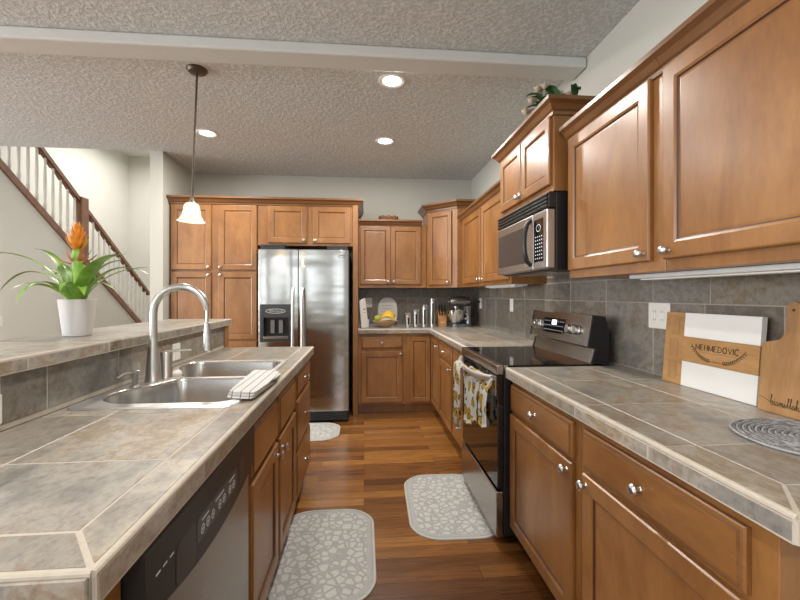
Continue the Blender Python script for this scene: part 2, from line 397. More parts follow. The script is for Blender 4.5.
def tint(bm):
    return bm.loops.layers.float_color.get('tint') or bm.loops.layers.float_color.new('tint')
def tile(bm, F, a0, a1, b0, b1, c0, c1, bev=.0018, m=0):
    L = tint(bm); col = (random.random(), random.random(), random.random(), 1)
    lo, hi = [(a0, b0), (a1, b0), (a1, b1), (a0, b1)], [(a0+bev, b0+bev), (a1-bev, b0+bev), (a1-bev, b1-bev), (a0+bev, b1-bev)]
    n0 = len(bm.faces); rings(bm, F, [(lo, c0), (lo, c1-bev), (hi, c1)])
    bm.faces.ensure_lookup_table()
    for f in bm.faces[n0:]:
        f.material_index = m
        for l in f.loops: l[L] = col
def sub(r, h):
    """rectangle r minus hole h"""
    a0, a1, b0, b1 = r; p0, p1, q0, q1 = h
    if p0 >= a1 or p1 <= a0 or q0 >= b1 or q1 <= b0: return [r]
    out = []
    if a0 < p0: out.append((a0, p0, b0, b1)); a0 = p0
    if a1 > p1: out.append((p1, a1, b0, b1)); a1 = p1
    if b0 < q0: out.append((a0, a1, b0, q0))
    if b1 > q1: out.append((a0, a1, q1, b1))
    return [q for q in out if q[1]-q[0] > .006 and q[3]-q[2] > .006]
G = .0022
def grid(bm, F, As, Bs, c0, c1, hole=None, m=0):
    for a0, a1 in zip(As, As[1:]):
        for b0, b1 in zip(Bs, Bs[1:]):
            rs = [(a0+G, a1-G, b0+G, b1-G)]
            if hole: rs = [q for r in rs for q in sub(r, hole)]
            for r in rs: tile(bm, F, *r, c0, c1, m=m)
def slab(bm, F, a0, a1, b0, b1, c0, c1, hole=None, m=1):
    rs = sub((a0, a1, b0, b1), hole) if hole else [(a0, a1, b0, b1)]
    for r in rs:
        lo = [(r[0], r[2]), (r[1], r[2]), (r[1], r[3]), (r[0], r[3])]
        rings(bm, F, [(lo, c0), (lo, c1)], mats=[m, m])
def text_bm(bm, F, s, size, a, b, c=.0008, m=0, shear=0, width=None):
    cu = bpy.data.curves.new('t', 'FONT'); cu.body = s; cu.size = size; cu.shear = shear; cu.align_x = 'CENTER'; cu.align_y = 'CENTER'; cu.resolution_u = 3
    o = bpy.data.objects.new('t', cu); C.objects.link(o); dg = bpy.context.evaluated_depsgraph_get()
    me = bpy.data.meshes.new_from_object(o.evaluated_get(dg)); xs = [v.co.x for v in me.vertices]
    k = width/(max(xs)-min(xs)) if width else 1
    vs = [bm.verts.new(F(a+v.co.x*k, b+v.co.y, c)) for v in me.vertices]
    for p in me.polygons:
        try: bm.faces.new([vs[i] for i in p.vertices]).material_index = m
        except ValueError: pass
    bpy.data.objects.remove(o); bpy.data.curves.remove(cu); bpy.data.meshes.remove(me)
def stroke(bm, F, pts, wd, c=.0008, m=0):
    """flat ribbon along 2-D points; wd a width or one width per point"""
    n = len(pts); P2 = [Vector(p) for p in pts]; wd = wd if isinstance(wd, (list, tuple)) else [wd]*n; rs = []
    for i in range(n):
        d = (P2[min(i+1, n-1)]-P2[max(i-1, 0)]); d = d.normalized() if d.length else Vector((1, 0)); q = Vector((-d.y, d.x))*wd[i]/2
        rs.append((bm.verts.new(F(*(P2[i]+q), c)), bm.verts.new(F(*(P2[i]-q), c))))
    for a, b in zip(rs, rs[1:]): bm.faces.new((a[0], a[1], b[1], b[0])).material_index = m
def arc2(cx, cy, rx, ry, a0, a1, n=10):
    return [(cx+rx*math.cos(math.radians(a0+(a1-a0)*i/n)), cy+ry*math.sin(math.radians(a0+(a1-a0)*i/n))) for i in range(n+1)]

# ------------------------------------------------------------------ the setting
CZ = 2.70; XW = 1.33; YB = 4.94
def wallbox(name, label, m, *b):
    bm = B(); bx(bm, *b); return struct(name, bm, m, label, 'wall')
bm = B(); bx(bm, -6.6, 1.5, -4.6, 8.75, -.1, 0); struct('floor', bm, FLOOR, 'reddish brown hardwood plank floor', 'floor')
bm = B(); bx(bm, -6.6, 1.5, -4.6, 4.2, CZ, CZ+.12); bx(bm, -2.105, 1.5, 4.2, 5.1, CZ, CZ+.12)
struct('ceiling', bm, CEIL, 'textured grey kitchen ceiling', 'ceiling')
bm = B(); bx(bm, -6.6, -2.0, 4.0, 8.75, 4.04, 4.14); struct('ceiling_stair_hall', bm, WALLC, 'smooth pale ceiling of the stair hall', 'ceiling')
bm = B(); bx(bm, -6.5, XW-.001, 2.31, 2.47, 2.635, CZ-.0005, .012, seg=3); struct('ceiling_beam', bm, BEAMM, 'pale painted beam crossing the ceiling', 'beam')
wallbox('wall_right', 'grey wall behind the range', WALLM, XW, XW+.12, -4.6, YB+.12, 0, CZ)
wallbox('wall_back', 'grey back wall behind the refrigerator', WALLM, -2.0, XW, YB, YB+.12, 0, CZ)
wallbox('wall_pantry_side', 'grey wall end left of the pantry cabinet', WALLM, -2.105, -1.982, 4.2, YB+.12, 0, CZ)
wallbox('wall_stairs_far', 'cream end wall of the stair hall', WALLC, -6.6, -2.0, 8.55, 8.7, 0, 4.04)
wallbox('wall_stairs_left', 'cream wall beyond the stairs', WALLC, -4.82, -4.7, 4.0, 8.55, 0, 4.04)
wallbox('wall_stairs_right', 'cream wall closing the stair hall behind the kitchen', WALLC, -2.105, -2.0, YB+.12, 8.55, 0, 4.04)
wallbox('wall_header', 'header above the opening to the stair hall', WALLM, -6.6, -2.105, 4.05, 4.2, CZ+.12, 4.04)
# living room shell behind the camera, with window openings
def windowed(name, label, axis, pos, t, a0, a1, holes, z0, z1):
    bm = B(); cut = sorted(holes); zz0, zz1 = (.98 if axis == 'y' else .5), 2.4
    def piece(p, q, lo, hi):
        if axis == 'y': bx(bm, p, q, pos, pos+t, lo, hi)
        else: bx(bm, pos, pos+t, p, q, lo, hi)
    e = a0
    for c, wd in cut:
        piece(e, c-wd/2, z0, z1); piece(c-wd/2, c+wd/2, z0, zz0); piece(c-wd/2, c+wd/2, zz1, z1); e = c+wd/2
    piece(e, a1, z0, z1); return struct(name, bm, WALLM, label, 'wall')
windowed('wall_front', 'wall with three windows behind the viewer', 'y', -4.6, .12, -6.6, 1.45, [(-4.6, 1.7), (-2.2, 1.7), (.1, 1.7)], 0, CZ)
windowed('wall_left', 'wall with three windows on the dining side', 'x', -6.6, .12, -4.48, 4.05, [(-3.0, 2.1), (-.3, 2.1), (2.4, 2.1)], 0, CZ)

# stair knee wall, cap, balusters, newel, rails
SX = -3.7; SZ = lambda y: 2.653-.70*(y-4.478)
bm = B(); Fs = frame((SX, 0, 0), (0, 1, 0), (1, 0, 0))
prism(bm, Fs, [(4.21, 0), (8.2, 0), (8.2, SZ(8.2)-.09), (4.21, SZ(4.21)-.09)], -.10, 0)
struct('wall_stairs_knee', bm, WALLC, 'pale sloped wall under the stair railing', 'wall')
st = thing('stair_railing', 'brown wooden stair railing with white balusters and a square newel post', 'railing', (SX, 6, 0))
bm = B(); prism(bm, Fs, [(4.21, SZ(4.21)-.09), (8.2, SZ(8.2)-.09), (8.2, SZ(8.2)), (4.21, SZ(4.21))], -.125, .022); obj('bottom_rail', bm, RAILW, st)
RZ = lambda y: 2.995-.705*(y-5.06)
def handrail(y0, y1, dz=0):
    bm = B()
    prism(bm, Fs, [(y0, RZ(y0)-.045+dz), (y1, RZ(y1)-.045+dz), (y1, RZ(y1)+.015+dz), (y0, RZ(y0)+.015+dz)], -.08, -.02)
    y = y0+.03
    while y < y1-.06:
        prism(bm, Fs, [(y, RZ(y)-.06+dz), (y+.075, RZ(y+.075)-.085+dz), (y+.11, RZ(y+.11)-.03+dz), (y, RZ(y)-.03+dz)], -.066, -.034); y += .15
    obj('handrail', bm, RAILW, st)
handrail(4.21, 5.69); handrail(5.83, 7.42, -.015)
bm = B(); bx(bm, SX-.098, SX-.004, 5.69, 5.83, SZ(5.7)-.02, 2.575, .008); obj('newel_post', bm, RAILW, st)
y = 4.28
while y < 8.0:
    if abs(y-5.76) > .09 and y < 7.4:
        bm = B(); lathe(bm, [(.016, SZ(y)-.02), (.016, SZ(y)+.12), (.021, SZ(y)+.14), (.013, SZ(y)+.17), (.018, SZ(y)+.4), (.012, RZ(y)-.05)], (SX-.05, y, 0), seg=10)
        obj('baluster', bm, WHITE, st, smooth=True)
    y += .122
bm = B(); bx(bm, SX+.001, SX+.009, 4.43, 4.50, .95, 1.06, .003); o = obj('wall_outlet', bm, PLAST, base=(SX, 4.47, 1)); tag(o, 'white outlet plate on the sloped wall under the stairs', 'outlet')

# bar half wall with tiled splash
bm = B(); bx(bm, -1.28, -.965, .60, 2.87, 0, 1.064); struct('wall_bar', bm, WALLM, 'half wall carrying the raised bar ledge', 'wall')
bm = B(); Fb = frame((-.965, 0, 0), (0, 1, 0), (1, 0, 0)); slab(bm, Fb, .60, 2.868, .9145, 1.0635, .0005, .008)
grid(bm, Fb, [.60, .80, 1.168-.01, 1.318, 1.679, 1.775, 2.147, 2.506, 2.868], [.927, 1.062], .002, .0095)
struct('trim_1', bm, [stone('bar_splash_tile_dimmed', .74), GROUT], 'taupe tile splash below the bar ledge', 'backsplash')  # counter stone again, its colour darkened for the less lit upright face
bm = B(); bx(bm, -1.30, -.948, 2.872, 2.95, 0, 1.064, .004); o = obj('end_post', bm, WOOD, base=(-1.12, 2.91, 0)); tag(o, 'brown wood end panel closing the bar half wall', 'panel')
# wall splashes
bm = B(); Fr = frame((XW, 0, 0), (0, -1, 0), (-1, 0, 0))
slab(bm, Fr, -4.925, -.60, .9145, 1.356, .0005, .008)
ys = [4.925, 4.70, 4.332, 3.965, 3.60, 3.233, 2.86, 2.492, 2.107, 1.747, 1.465, 1.165, .85, .60]
grid(bm, Fr, [-y for y in ys], [.916, 1.239], .002, .0095); ys2 = [4.925, 4.52, 4.15, 3.78, 3.233, 2.86, 2.492, 2.107, 1.75, 1.44, 1.08, .78, .60]
grid(bm, Fr, [-y for y in ys2], [1.239, 1.356], .002, .0095)
slab(bm, Fr, -2.835, -1.965, 1.3565, 1.401, .0005, .008); grid(bm, Fr, [-2.835, -2.492, -2.107, -1.965], [1.3575, 1.4005], .002, .0095)
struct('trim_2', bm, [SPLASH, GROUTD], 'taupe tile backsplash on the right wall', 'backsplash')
bm = B(); Fk = frame((0, YB, 0), (1, 0, 0), (0, -1, 0)); slab(bm, Fk, -.062, XW-.011, .9145, 1.356, .0005, .008)
grid(bm, Fk, [-.062, .16, .53, .90, XW-.011], [.916, 1.239], .002, .0095); grid(bm, Fk, [-.062, .32, .69, 1.06, XW-.011], [1.239, 1.356], .002, .0095)
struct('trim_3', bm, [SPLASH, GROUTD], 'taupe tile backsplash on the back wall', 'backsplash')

# ------------------------------------------------------------------ right side cabinets
def base_cab(name, label, y0, y1, group=None, xf=.74, xb=1.325, end=False):
    t = thing(name, label, 'cabinet', (xf, (y0+y1)/2, 0), group)
    bm = B(); bx(bm, xf, xb, y0+.0005, y1-.0005, .10, .862, .002); bx(bm, xf+.07, xb, y0+.002, y1-.002, 0, .0995)
    obj('body', bm, WOOD, t); return t
def wall_cab(name, label, x0, x1, y0, y1, z0, z1, face='x', group=None):
    t = thing(name, label, 'cabinet', ((x0+x1)/2, (y0+y1)/2, z0), group)
    bm = B(); bx(bm, x0, x1, y0+.0005, y1-.0005, z0, z1, .002); obj('body', bm, WOOD, t); return t
def crown(t, path, z, sc=1.):
    bm = B(); sweep(bm, path, [(a*sc, b*sc) for a, b in CROWNP], z); obj('crown_molding', bm, CROWN, t)
# near uppers
ZU, ZT = 1.357, 2.045
t = wall_cab('wall_cabinet', 'single door wall cabinet right of the microwave, above the double outlet', 1.02, 1.325, 1.288, 1.935, ZU, ZT)
door(t, (1.02, 1.918, 1.395), RX, RN, .572, .645, (.542, .028))
crown(t, [(1.02, 1.935), (1.02, 1.288)], 2.032); 
t = wall_cab('wall_cabinet', 'large wall cabinet nearest the viewer, above the cutting boards', 1.02, 1.325, .60, 1.287, ZU, ZT)
door(t, (1.02, 1.282, 1.395), RX, RN, .645, .645, (.028, .028))
crown(t, [(1.02, 1.287), (1.02, .60), (1.325, .60)], 2.032)
# microwave cabinet
t = wall_cab('wall_cabinet', 'short wall cabinet above the microwave with flowers on top', .95, 1.325, 1.955, 2.725, 1.80, 2.195)
door(t, (.95, 2.708, 1.835), RX, RN, .362, .345, (.335, .028), fr=.05)
door(t, (.95, 2.335, 1.835), RX, RN, .362, .345, (.027, .028), fr=.05)
crown(t, [(1.325, 2.725), (.95, 2.725), (.95, 1.955), (1.325, 1.955)], 2.178, 1.05)
# far right uppers
t = wall_cab('wall_cabinet', 'two door wall cabinet on the right wall between microwave and corner cabinet', 1.058, 1.325, 2.84, 4.328, ZU, 2.07)
door(t, (1.058, 4.20, 1.39), RX, RN, .63, .67, (.602, .028)); door(t, (1.058, 3.535, 1.39), RX, RN, .675, .67, (.027, .028))
crown(t, [(1.058, 4.326), (1.058, 2.84), (1.325, 2.84)], 2.06)
# corner cabinet
t = thing('corner_wall_cabinet', 'tall diagonal corner wall cabinet with one door', 'cabinet', (1.1, 4.7, ZU))
pl = [(.72, 4.62), (1.01, 4.33), (1.325, 4.33), (1.325, 4.93), (.72, 4.93)]
bm = B(); prism(bm, XY, pl, ZU, 2.235); obj('body', bm, WOOD, t)
d = Vector((.29, -.29, 0)).normalized(); nn = (-d.y*-1*-1, 0, 0)
dn = Vector((-1, -1, 0)).normalized()
door(t, Vector((.72, 4.62, 1.388))+d*.035, d, dn, .31, .815, (.27, .03), fr=.05)
crown(t, [(.72, 4.93), (.72, 4.62), (1.01, 4.33), (1.325, 4.33)], 2.222, 1.15)
# back uppers
t = wall_cab('wall_cabinet', 'two door wall cabinet on the back wall beside the refrigerator panel', -.06, .718, 4.64, 4.93, ZU, 2.075)
door(t, (-.045, 4.64, 1.397), KX, KN, .345, .662, (.318, .03), fr=.05); door(t, (.306, 4.64, 1.397), KX, KN, .348, .662, (.028, .03), fr=.05)
crown(t, [(-.06, 4.64), (.665, 4.64)], 2.06)
# pantry and refrigerator surround
t = thing('pantry_cabinet', 'tall pantry cabinet with six doors left of the refrigerator', 'cabinet', (-1.53, 4.6, 0))
bm = B(); bx(bm, -1.965, -1.101, 4.32, 4.93, .10, 2.235, .002); bx(bm, -1.965, -1.101, 4.39, 4.93, 0, .0995); obj('body', bm, WOOD, t)
for x0, wd, kf in ((-1.955, .395, .37), (-1.488, .385, .022)):
    door(t, (x0, 4.32, 1.532), KX, KN, wd, .668, (kf, .03)); door(t, (x0, 4.32, .815), KX, KN, wd, .695, (kf, .665)); door(t, (x0, 4.32, .12), KX, KN, wd, .675, (kf, .645))
crown(t, [(-1.98, 4.32), (-1.101, 4.32)], 2.208, 1.05)
t = thing('refrigerator_cabinet', 'two door cabinet and side panel framing the refrigerator', 'cabinet', (-.58, 4.6, 0))
bm = B(); bx(bm, -1.10, -.118, 4.32, 4.93, 1.79, 2.235, .002); obj('body', bm, WOOD, t)
bm = B(); bx(bm, -.117, -.063, 4.305, 4.93, 0, 2.235, .002); obj('side_panel', bm, WOOD, t)
door(t, (-.99, 4.32, 1.817), KX, KN, .395, .385, (.37, .03)); door(t, (-.535, 4.32, 1.817), KX, KN, .395, .385, (.026, .03))
crown(t, [(-1.10, 4.32), (-.063, 4.32), (-.063, 4.93)], 2.208, 1.05)
# back base cabinets
t = thing('base_cabinet', 'base cabinet with one drawer and one door below the fruit bowl', 'cabinet', (.2, 4.6, 0))
bm = B(); bx(bm, -.062, .455, 4.345, 4.93, .10, .862, .002); bx(bm, -.062, .455, 4.415, 4.93, 0, .0995); obj('body', bm, WOOD, t)
drawer(t, (-.03, 4.345, .70), KX, KN, .445, .125); door(t, (-.03, 4.345, .125), KX, KN, .445, .545, (.42, .52))
t = thing('corner_base_cabinet', 'corner base cabinet with two narrow doors meeting in the corner', 'cabinet', (.75, 4.5, 0))
bm = B(); bx(bm, .456, 1.325, 4.345, 4.93, .10, .862, .002); bx(bm, .74, 1.325, 3.892, 4.3445, .10, .862, .002); bx(bm, .456, 1.32, 4.415, 4.925, 0, .0995); bx(bm, .81, 1.32, 3.895, 4.41, 0, .0995)
obj('body', bm, WOOD, t)
door(t, (.485, 4.345, .125), KX, KN, .23, .70, fr=.045); door(t, (.74, 4.315, .125), RX, RN, .40, .70, (.36, .64), fr=.045)
t = base_cab('base_cabinet', 'base cabinet with one drawer and one door, third door left of the range', 3.296, 3.891)
drawer(t, (.74, 3.865, .70), RX, RN, .545, .125); door(t, (.74, 3.865, .125), RX, RN, .545, .545, (.52, .52))
t = base_cab('base_drawer_cabinet', 'three drawer base cabinet directly left of the range', 2.725, 3.295)
for z0, h in ((.70, .125), (.42, .265), (.125, .28)): drawer(t, (.74, 3.27, z0), RX, RN, .52, h)
# near right base cabinets
t = base_cab('base_cabinet', 'base cabinet with one drawer and one door right of the range', 1.322, 1.972)
drawer(t, (.74, 1.957, .70), RX, RN, .597, .13); door(t, (.74, 1.957, .125), RX, RN, .597, .56, (.57, .53))
t = base_cab('base_cabinet', 'base cabinet nearest the viewer under the right countertop', .66, 1.321)
drawer(t, (.74, 1.288, .70), RX, RN, .575, .13); door(t, (.74, 1.288, .125), RX, RN, .575, .56, (.027, .53))
# island cabinets
t = thing('sink_base_cabinet', 'island cabinet below the sink with two false fronts and two doors', 'cabinet', (-.6, 1.8, 0))
bm = B(); bx(bm, -.946, -.387, 1.362, 2.262, .10, .68, .002); bx(bm, -.407, -.387, 1.362, 2.262, .6805, .862, .002); bx(bm, -.946, -.475, 1.364, 2.26, 0, .0995); obj('body', bm, WOOD, t)
drawer(t, (-.387, 1.388, .66), LX, LN, .40, .165, False, 'false_front'); drawer(t, (-.387, 1.825, .66), LX, LN, .415, .165, False, 'false_front')
door(t, (-.387, 1.388, .125), LX, LN, .40, .515, (.372, .47)); door(t, (-.387, 1.825, .125), LX, LN, .415, .515, (.03, .47))
t = thing('island_drawer_cabinet', 'three drawer cabinet at the far end of the island', 'cabinet', (-.6, 2.55, 0))
bm = B(); bx(bm, -.946, -.387, 2.264, 2.86, .10, .862, .002); bx(bm, -.946, -.475, 2.266, 2.858, 0, .0995); obj('body', bm, WOOD, t)
for z0, h in ((.70, .13), (.405, .28), (.125, .265)): drawer(t, (-.387, 2.292, z0), LX, LN, .54, h)
t = thing('island_end_panel', 'wooden end panel of the island beside the dishwasher', 'panel', (-.67, .65, 0))
bm = B(); bx(bm, -.946, -.387, .605, .685, 0, .862, .002); obj('panel', bm, WOOD, t)

# ------------------------------------------------------------------ countertops
ZC = .914
def island_top():
    bm = B(); hole = (-.905, -.445, 1.385, 2.235)
    slab(bm, XY, -.953, -.358, .568, 2.884, .863, ZC-.0009, hole, 1)
    # field
    grid(bm, XY, [-.953, -.762, -.433], [.66, .935, 1.295, 1.655, 2.015, 2.375, 2.81], ZC-.008, ZC, hole)
    # front border with mitred near corner
    for b0, b1 in zip([.93, 1.295, 1.655, 2.015, 2.375, 2.735], [1.295, 1.655, 2.015, 2.375, 2.735, 2.884]): tile(bm, XY, -.433+G, -.362, b0+G, b1-G, ZC-.008, ZC)
    tile(bm, XY, -.953, -.433-G, 2.81+G, 2.884-G, ZC-.008, ZC)
    def poly(pts):
        L = tint(bm); c = (random.random(), random.random(), random.random(), 1); n0 = len(bm.faces); prism(bm, XY, pts, ZC-.008, ZC); bm.faces.ensure_lookup_table()
        for f in bm.faces[n0:]:
            for l in f.loops: l[L] = c
    poly([(-.433+G, .663), (-.362, .580), (-.362, .935-G), (-.433+G, .935-G)])
    poly([(-.953, .573), (-.368, .573), (-.436, .655), (-.953, .655)])
    # edge tiles and rounded arris
    Fe = frame((-.358, 0, 0), (0, 1, 0), (1, 0, 0)); slab(bm, Fe, .568, 2.884, .8635, ZC-.007, -.001, .0071)
    grid(bm, Fe, [.568, .93, 1.293, 1.655, 2.015, 2.375, 2.735, 2.884], [.864, ZC-.007], -.002, .008)
    Fn = frame((0, .568, 0), (1, 0, 0), (0, -1, 0)); grid(bm, Fn, [-.953, -.70, -.358], [.864, ZC-.007], -.002, .008)
    Ff = frame((0, 2.884, 0), (-1, 0, 0), (0, 1, 0)); grid(bm, Ff, [.358, .70, .953], [.864, ZC-.007], -.002, .008)
    tube(bm, [(-.356, .566, ZC-.0065), (-.356, 2.888, ZC-.0065)], .0062, 10, 1); tube(bm, [(-.953, .569, ZC-.0065), (-.357, .569, ZC-.0065)], .0062, 10, 1)
    tube(bm, [(-.953, 2.885, ZC-.0065), (-.357, 2.885, ZC-.0065)], .0062, 10, 1)
    o = obj('island_countertop', bm, [STONE, GROUT], base=(-.65, 1.7, ZC)); tag(o, 'grey brown tiled island countertop around the steel sink', 'countertop')
island_top()
def right_top():
    bm = B(); x0, x1, y0, y1 = .711, 1.3195, .606, 1.966
    slab(bm, XY, x0, x1, y0, y1, .863, ZC-.0009)
    cr = [1.634, 1.27, .906]
    grid(bm, XY, [.795, 1.108, x1], [.702, .906, 1.27, 1.634, y1], ZC-.008, ZC)
    for b0, b1 in ((.906, 1.27), (1.27, 1.634), (1.634, y1)): tile(bm, XY, x0+.005, .795-G, b0+G, b1-G, ZC-.008, ZC)
    def poly(pts):
        L = tint(bm); c = (random.random(), random.random(), random.random(), 1); n0 = len(bm.faces); prism(bm, XY, pts, ZC-.008, ZC); bm.faces.ensure_lookup_table()
        for f in bm.faces[n0:]:
            for l in f.loops: l[L] = c
    poly([(x0+.005, .619), (.795-G, .706), (.795-G, .906-G), (x0+.005, .906-G)])
    poly([(x0+.014, y0+.008), (x1, y0+.008), (x1, .702-G), (.797, .702-G)])
    Fe = frame((x0, 0, 0), (0, -1, 0), (-1, 0, 0)); slab(bm, Fe, -y1, -y0, .8635, ZC-.012, -.001, .0071); grid(bm, Fe, [-y1, -1.80, -1.666, -1.30, -.95, -y0], [.864, ZC-.010], -.002, .008)
    Fn = frame((0, y0, 0), (1, 0, 0), (0, -1, 0)); grid(bm, Fn, [x0, 1.0, x1], [.864, ZC-.010], -.002, .008)
    tube(bm, [(x0, y0-.002, ZC-.007), (x0, y1, ZC-.007)], .0075, 10, 1); tube(bm, [(x0, y0+.001, ZC-.007), (x1, y0+.001, ZC-.007)], .0075, 10, 1)
    tube(bm, [(x0-.002, y0-.002, ZC-.009), (x0-.002, y0-.002, .866)], .007, 8, 1)
    o = obj('right_countertop', bm, [STONE, GROUT], base=(1, 1.3, ZC)); tag(o, 'tiled countertop right of the range carrying the cutting boards', 'countertop')
right_top()
def corner_top():
    bm = B(); x1 = 1.3195; yb = YB-.0105
    slab(bm, XY, .711, x1, 2.728, yb, .863, ZC-.0009); slab(bm, XY, -.061, .7105, 4.312, yb, .863, ZC-.0009)
    grid(bm, XY, [.795, 1.10, x1], [2.728, 2.81, 3.10, 3.42, 3.74, 4.06, 4.39, 4.70, yb], ZC-.008, ZC)
    for b0, b1 in zip([2.728, 3.0, 3.36, 3.72, 4.05], [3.0, 3.36, 3.72, 4.05, 4.39]): tile(bm, XY, .719, .795-G, b0+G, b1-G, ZC-.008, ZC)
    grid(bm, XY, [-.061, .27, .60, .795], [4.39, 4.70, yb], ZC-.008, ZC)
    grid(bm, XY, [-.061, .31, .719], [4.318, 4.39], ZC-.008, ZC)
    Fe = frame((.711, 0, 0), (0, -1, 0), (-1, 0, 0)); grid(bm, Fe, [-4.304, -3.95, -3.6, -3.25, -2.9, -2.728], [.864, ZC-.010], -.002, .008)
    Fn = frame((0, 4.312, 0), (1, 0, 0), (0, -1, 0)); grid(bm, Fn, [-.061, .27, .50, .703], [.864, ZC-.010], -.002, .008)
    tube(bm, [(.712, 4.31, ZC-.009), (.712, 2.728, ZC-.009)], .009, 8, 1); tube(bm, [(-.061, 4.313, ZC-.009), (.712, 4.313, ZC-.009)], .009, 8, 1)
    o = obj('corner_countertop', bm, [STONE, GROUT], base=(.6, 4.4, ZC)); tag(o, 'L shaped tiled countertop in the back corner under the mixer', 'countertop')
corner_top()
def bar_top():
    bm = B(); x0, x1, y0, y1, zt = -1.36, -.938, .50, 2.95, 1.108
    slab(bm, XY, x0+.008, x1, y0, y1, 1.0645, zt-.0009)
    grid(bm, XY, [x0+.012, -1.08, x1-.004], [y0, .85, 1.214, 1.574, 1.934, 2.294, 2.654, y1], zt-.008, zt)
    Fe = frame((x1, 0, 0), (0, 1, 0), (1, 0, 0)); slab(bm, Fe, y0, y1, 1.0655, zt-.004, -.001, .0071); grid(bm, Fe, [y0, .85, 1.214, 1.574, 1.934, 2.294, 2.654, y1], [1.066, zt-.004], -.002, .008)
    Ff = frame((0, y1, 0), (-1, 0, 0), (0, 1, 0)); grid(bm, Ff, [-x1, 1.15, -x0], [1.066, zt-.004], -.002, .008)
    Fg = frame((x0+.008, 0, 0), (0, -1, 0), (-1, 0, 0)); grid(bm, Fg, [-y1, -2.3, -1.7, -1.1, -y0], [1.066, zt-.004], -.002, .008)
    tube(bm, [(x1+.001, y0, zt-.006), (x1+.001, y1+.004, zt-.006)], .006, 8, 1)
    o = obj('bar_ledge', bm, [STONE, GROUT], base=(-1.15, 1.7, 1.06)); tag(o, 'raised tiled bar ledge holding the potted bromeliad', 'countertop')
bar_top()

# ------------------------------------------------------------------ sink, faucet
def smooth_poly(pts, it=2):
    for _ in range(it):
        q = []
        for i in range(len(pts)):
            a, b = Vector(pts[i]), Vector(pts[(i+1) % len(pts)]); q += [tuple(a.lerp(b, .25)), tuple(a.lerp(b, .75))]
        pts = q
    return pts
def fillet(pts, rad, k=6):
    out = []; n = len(pts); rad = rad if isinstance(rad, (list, tuple)) else [rad]*n
    for i in range(n):
        p = Vector(pts[i]); a = (Vector(pts[i-1])-p); b = (Vector(pts[(i+1) % n])-p); r = min(rad[i], a.length*.48, b.length*.48)
        a, b = p+a.normalized()*r, p+b.normalized()*r
        for j in range(k+1):
            t = j/k; out.append(tuple(a*(1-t)**2+p*2*t*(1-t)+b*t*t))
    return out
def inset(pts, d):
    c = Vector((sum(p[0] for p in pts)/len(pts), sum(p[1] for p in pts)/len(pts))); out = []
    n = len(pts)
    for i in range(n):
        t = (Vector(pts[(i+1) % n])-Vector(pts[i-1])).normalized(); out.append((pts[i][0]-t.y*d, pts[i][1]+t.x*d))
    return out
sk = thing('kitchen_sink', 'double bowl stainless steel drop-in sink in the island', 'sink', (-.675, 1.81, ZC))
near = fillet([(-.442, 1.392), (-.442, 1.60), (-.458, 1.796), (-.785, 1.796), (-.835, 1.665), (-.905, 1.60), (-.905, 1.47), (-.82, 1.392)], [.06, .3, .05, .04, .08, .08, .08, .08])
far = fillet([(-.458, 1.824), (-.435, 2.0), (-.435, 2.238), (-.905, 2.238), (-.908, 2.06), (-.835, 1.955), (-.785, 1.824)], [.05, .3, .06, .07, .08, .08, .04])
bm = B(); RZ0 = ZC+.0065
outer = rrect(-.935, -.416, 1.352, 2.268, .03)
lo = [bm.verts.new((x, y, RZ0)) for x, y in outer]; es = [bm.edges.new((lo[i], lo[(i+1) % len(lo)])) for i in range(len(lo))]
for pts in (near, far):
    vs = [bm.verts.new((x, y, RZ0)) for x, y in pts]; es += [bm.edges.new((vs[i], vs[(i+1) % len(vs)])) for i in range(len(vs))]
bmesh.ops.triangle_fill(bm, use_beauty=True, edges=es)
n = len(lo); lw = [bm.verts.new((v.co.x+(.004 if v.co.x > -.67 else -.004), v.co.y+(.004 if v.co.y > 1.81 else -.004), ZC+.0005)) for v in lo]
for i in range(n): bm.faces.new((lo[i], lo[(i+1) % n], lw[(i+1) % n], lw[i]))
obj('rim', bm, RIMM, sk, smooth=True)
for pts in (near, far):
    bm = B(); A = sum(pts[i-1][0]*pts[i][1]-pts[i][0]*pts[i-1][1] for i in range(len(pts)))
    if A < 0: pts = pts[::-1]
    L = [(pts, RZ0), (inset(pts, .003), RZ0-.003), (inset(pts, .005), RZ0-.010), (inset(pts, .009), ZC-.13), (inset(pts, .013), ZC-.15), (inset(pts, .019), ZC-.158), (inset(pts, .025), ZC-.16)]
    rings(bm, XY, L, cap0=False); b = obj('basin', bm, SINKM, sk, smooth='all')
    cx, cy = sum(p[0] for p in pts)/len(pts), sum(p[1] for p in pts)/len(pts)
    bm = B(); lathe(bm, [(.055, -.0005), (.052, .002), (.04, .001), (.035, -.004+.003), (0, -.001)], (cx, cy, ZC-.159), caps=False); obj('drain', bm, CHROME, b, smooth=True)
fz = ZC+.0068
fc = thing('kitchen_faucet', 'brushed nickel gooseneck faucet arching over the sink', 'faucet', (-.866, 1.755, fz))
bm = B(); lathe(bm, [(.033, 0), (.033, .005), (.030, .010), (.028, .05), (.024, .10), (.0175, .15), (.0150, .18)], (-.866, 1.755, fz), seg=24); obj('base', bm, NICKEL, fc, smooth=True)
P0 = Vector((-.866, 1.755, fz)); pts = [P0+Vector((0, 0, .16)), P0+Vector((0, 0, .22))]
for i in range(15):
    a = PI-(PI*.97)*i/14; pts.append(P0+Vector((.105+.105*math.cos(a), .012*i/14, .282+.106*math.sin(a))))
bm = B(); tube(bm, pts, [.0150]*(len(pts)-2)+[.0140, .0125], 16); obj('spout', bm, NICKEL, fc, smooth=True)
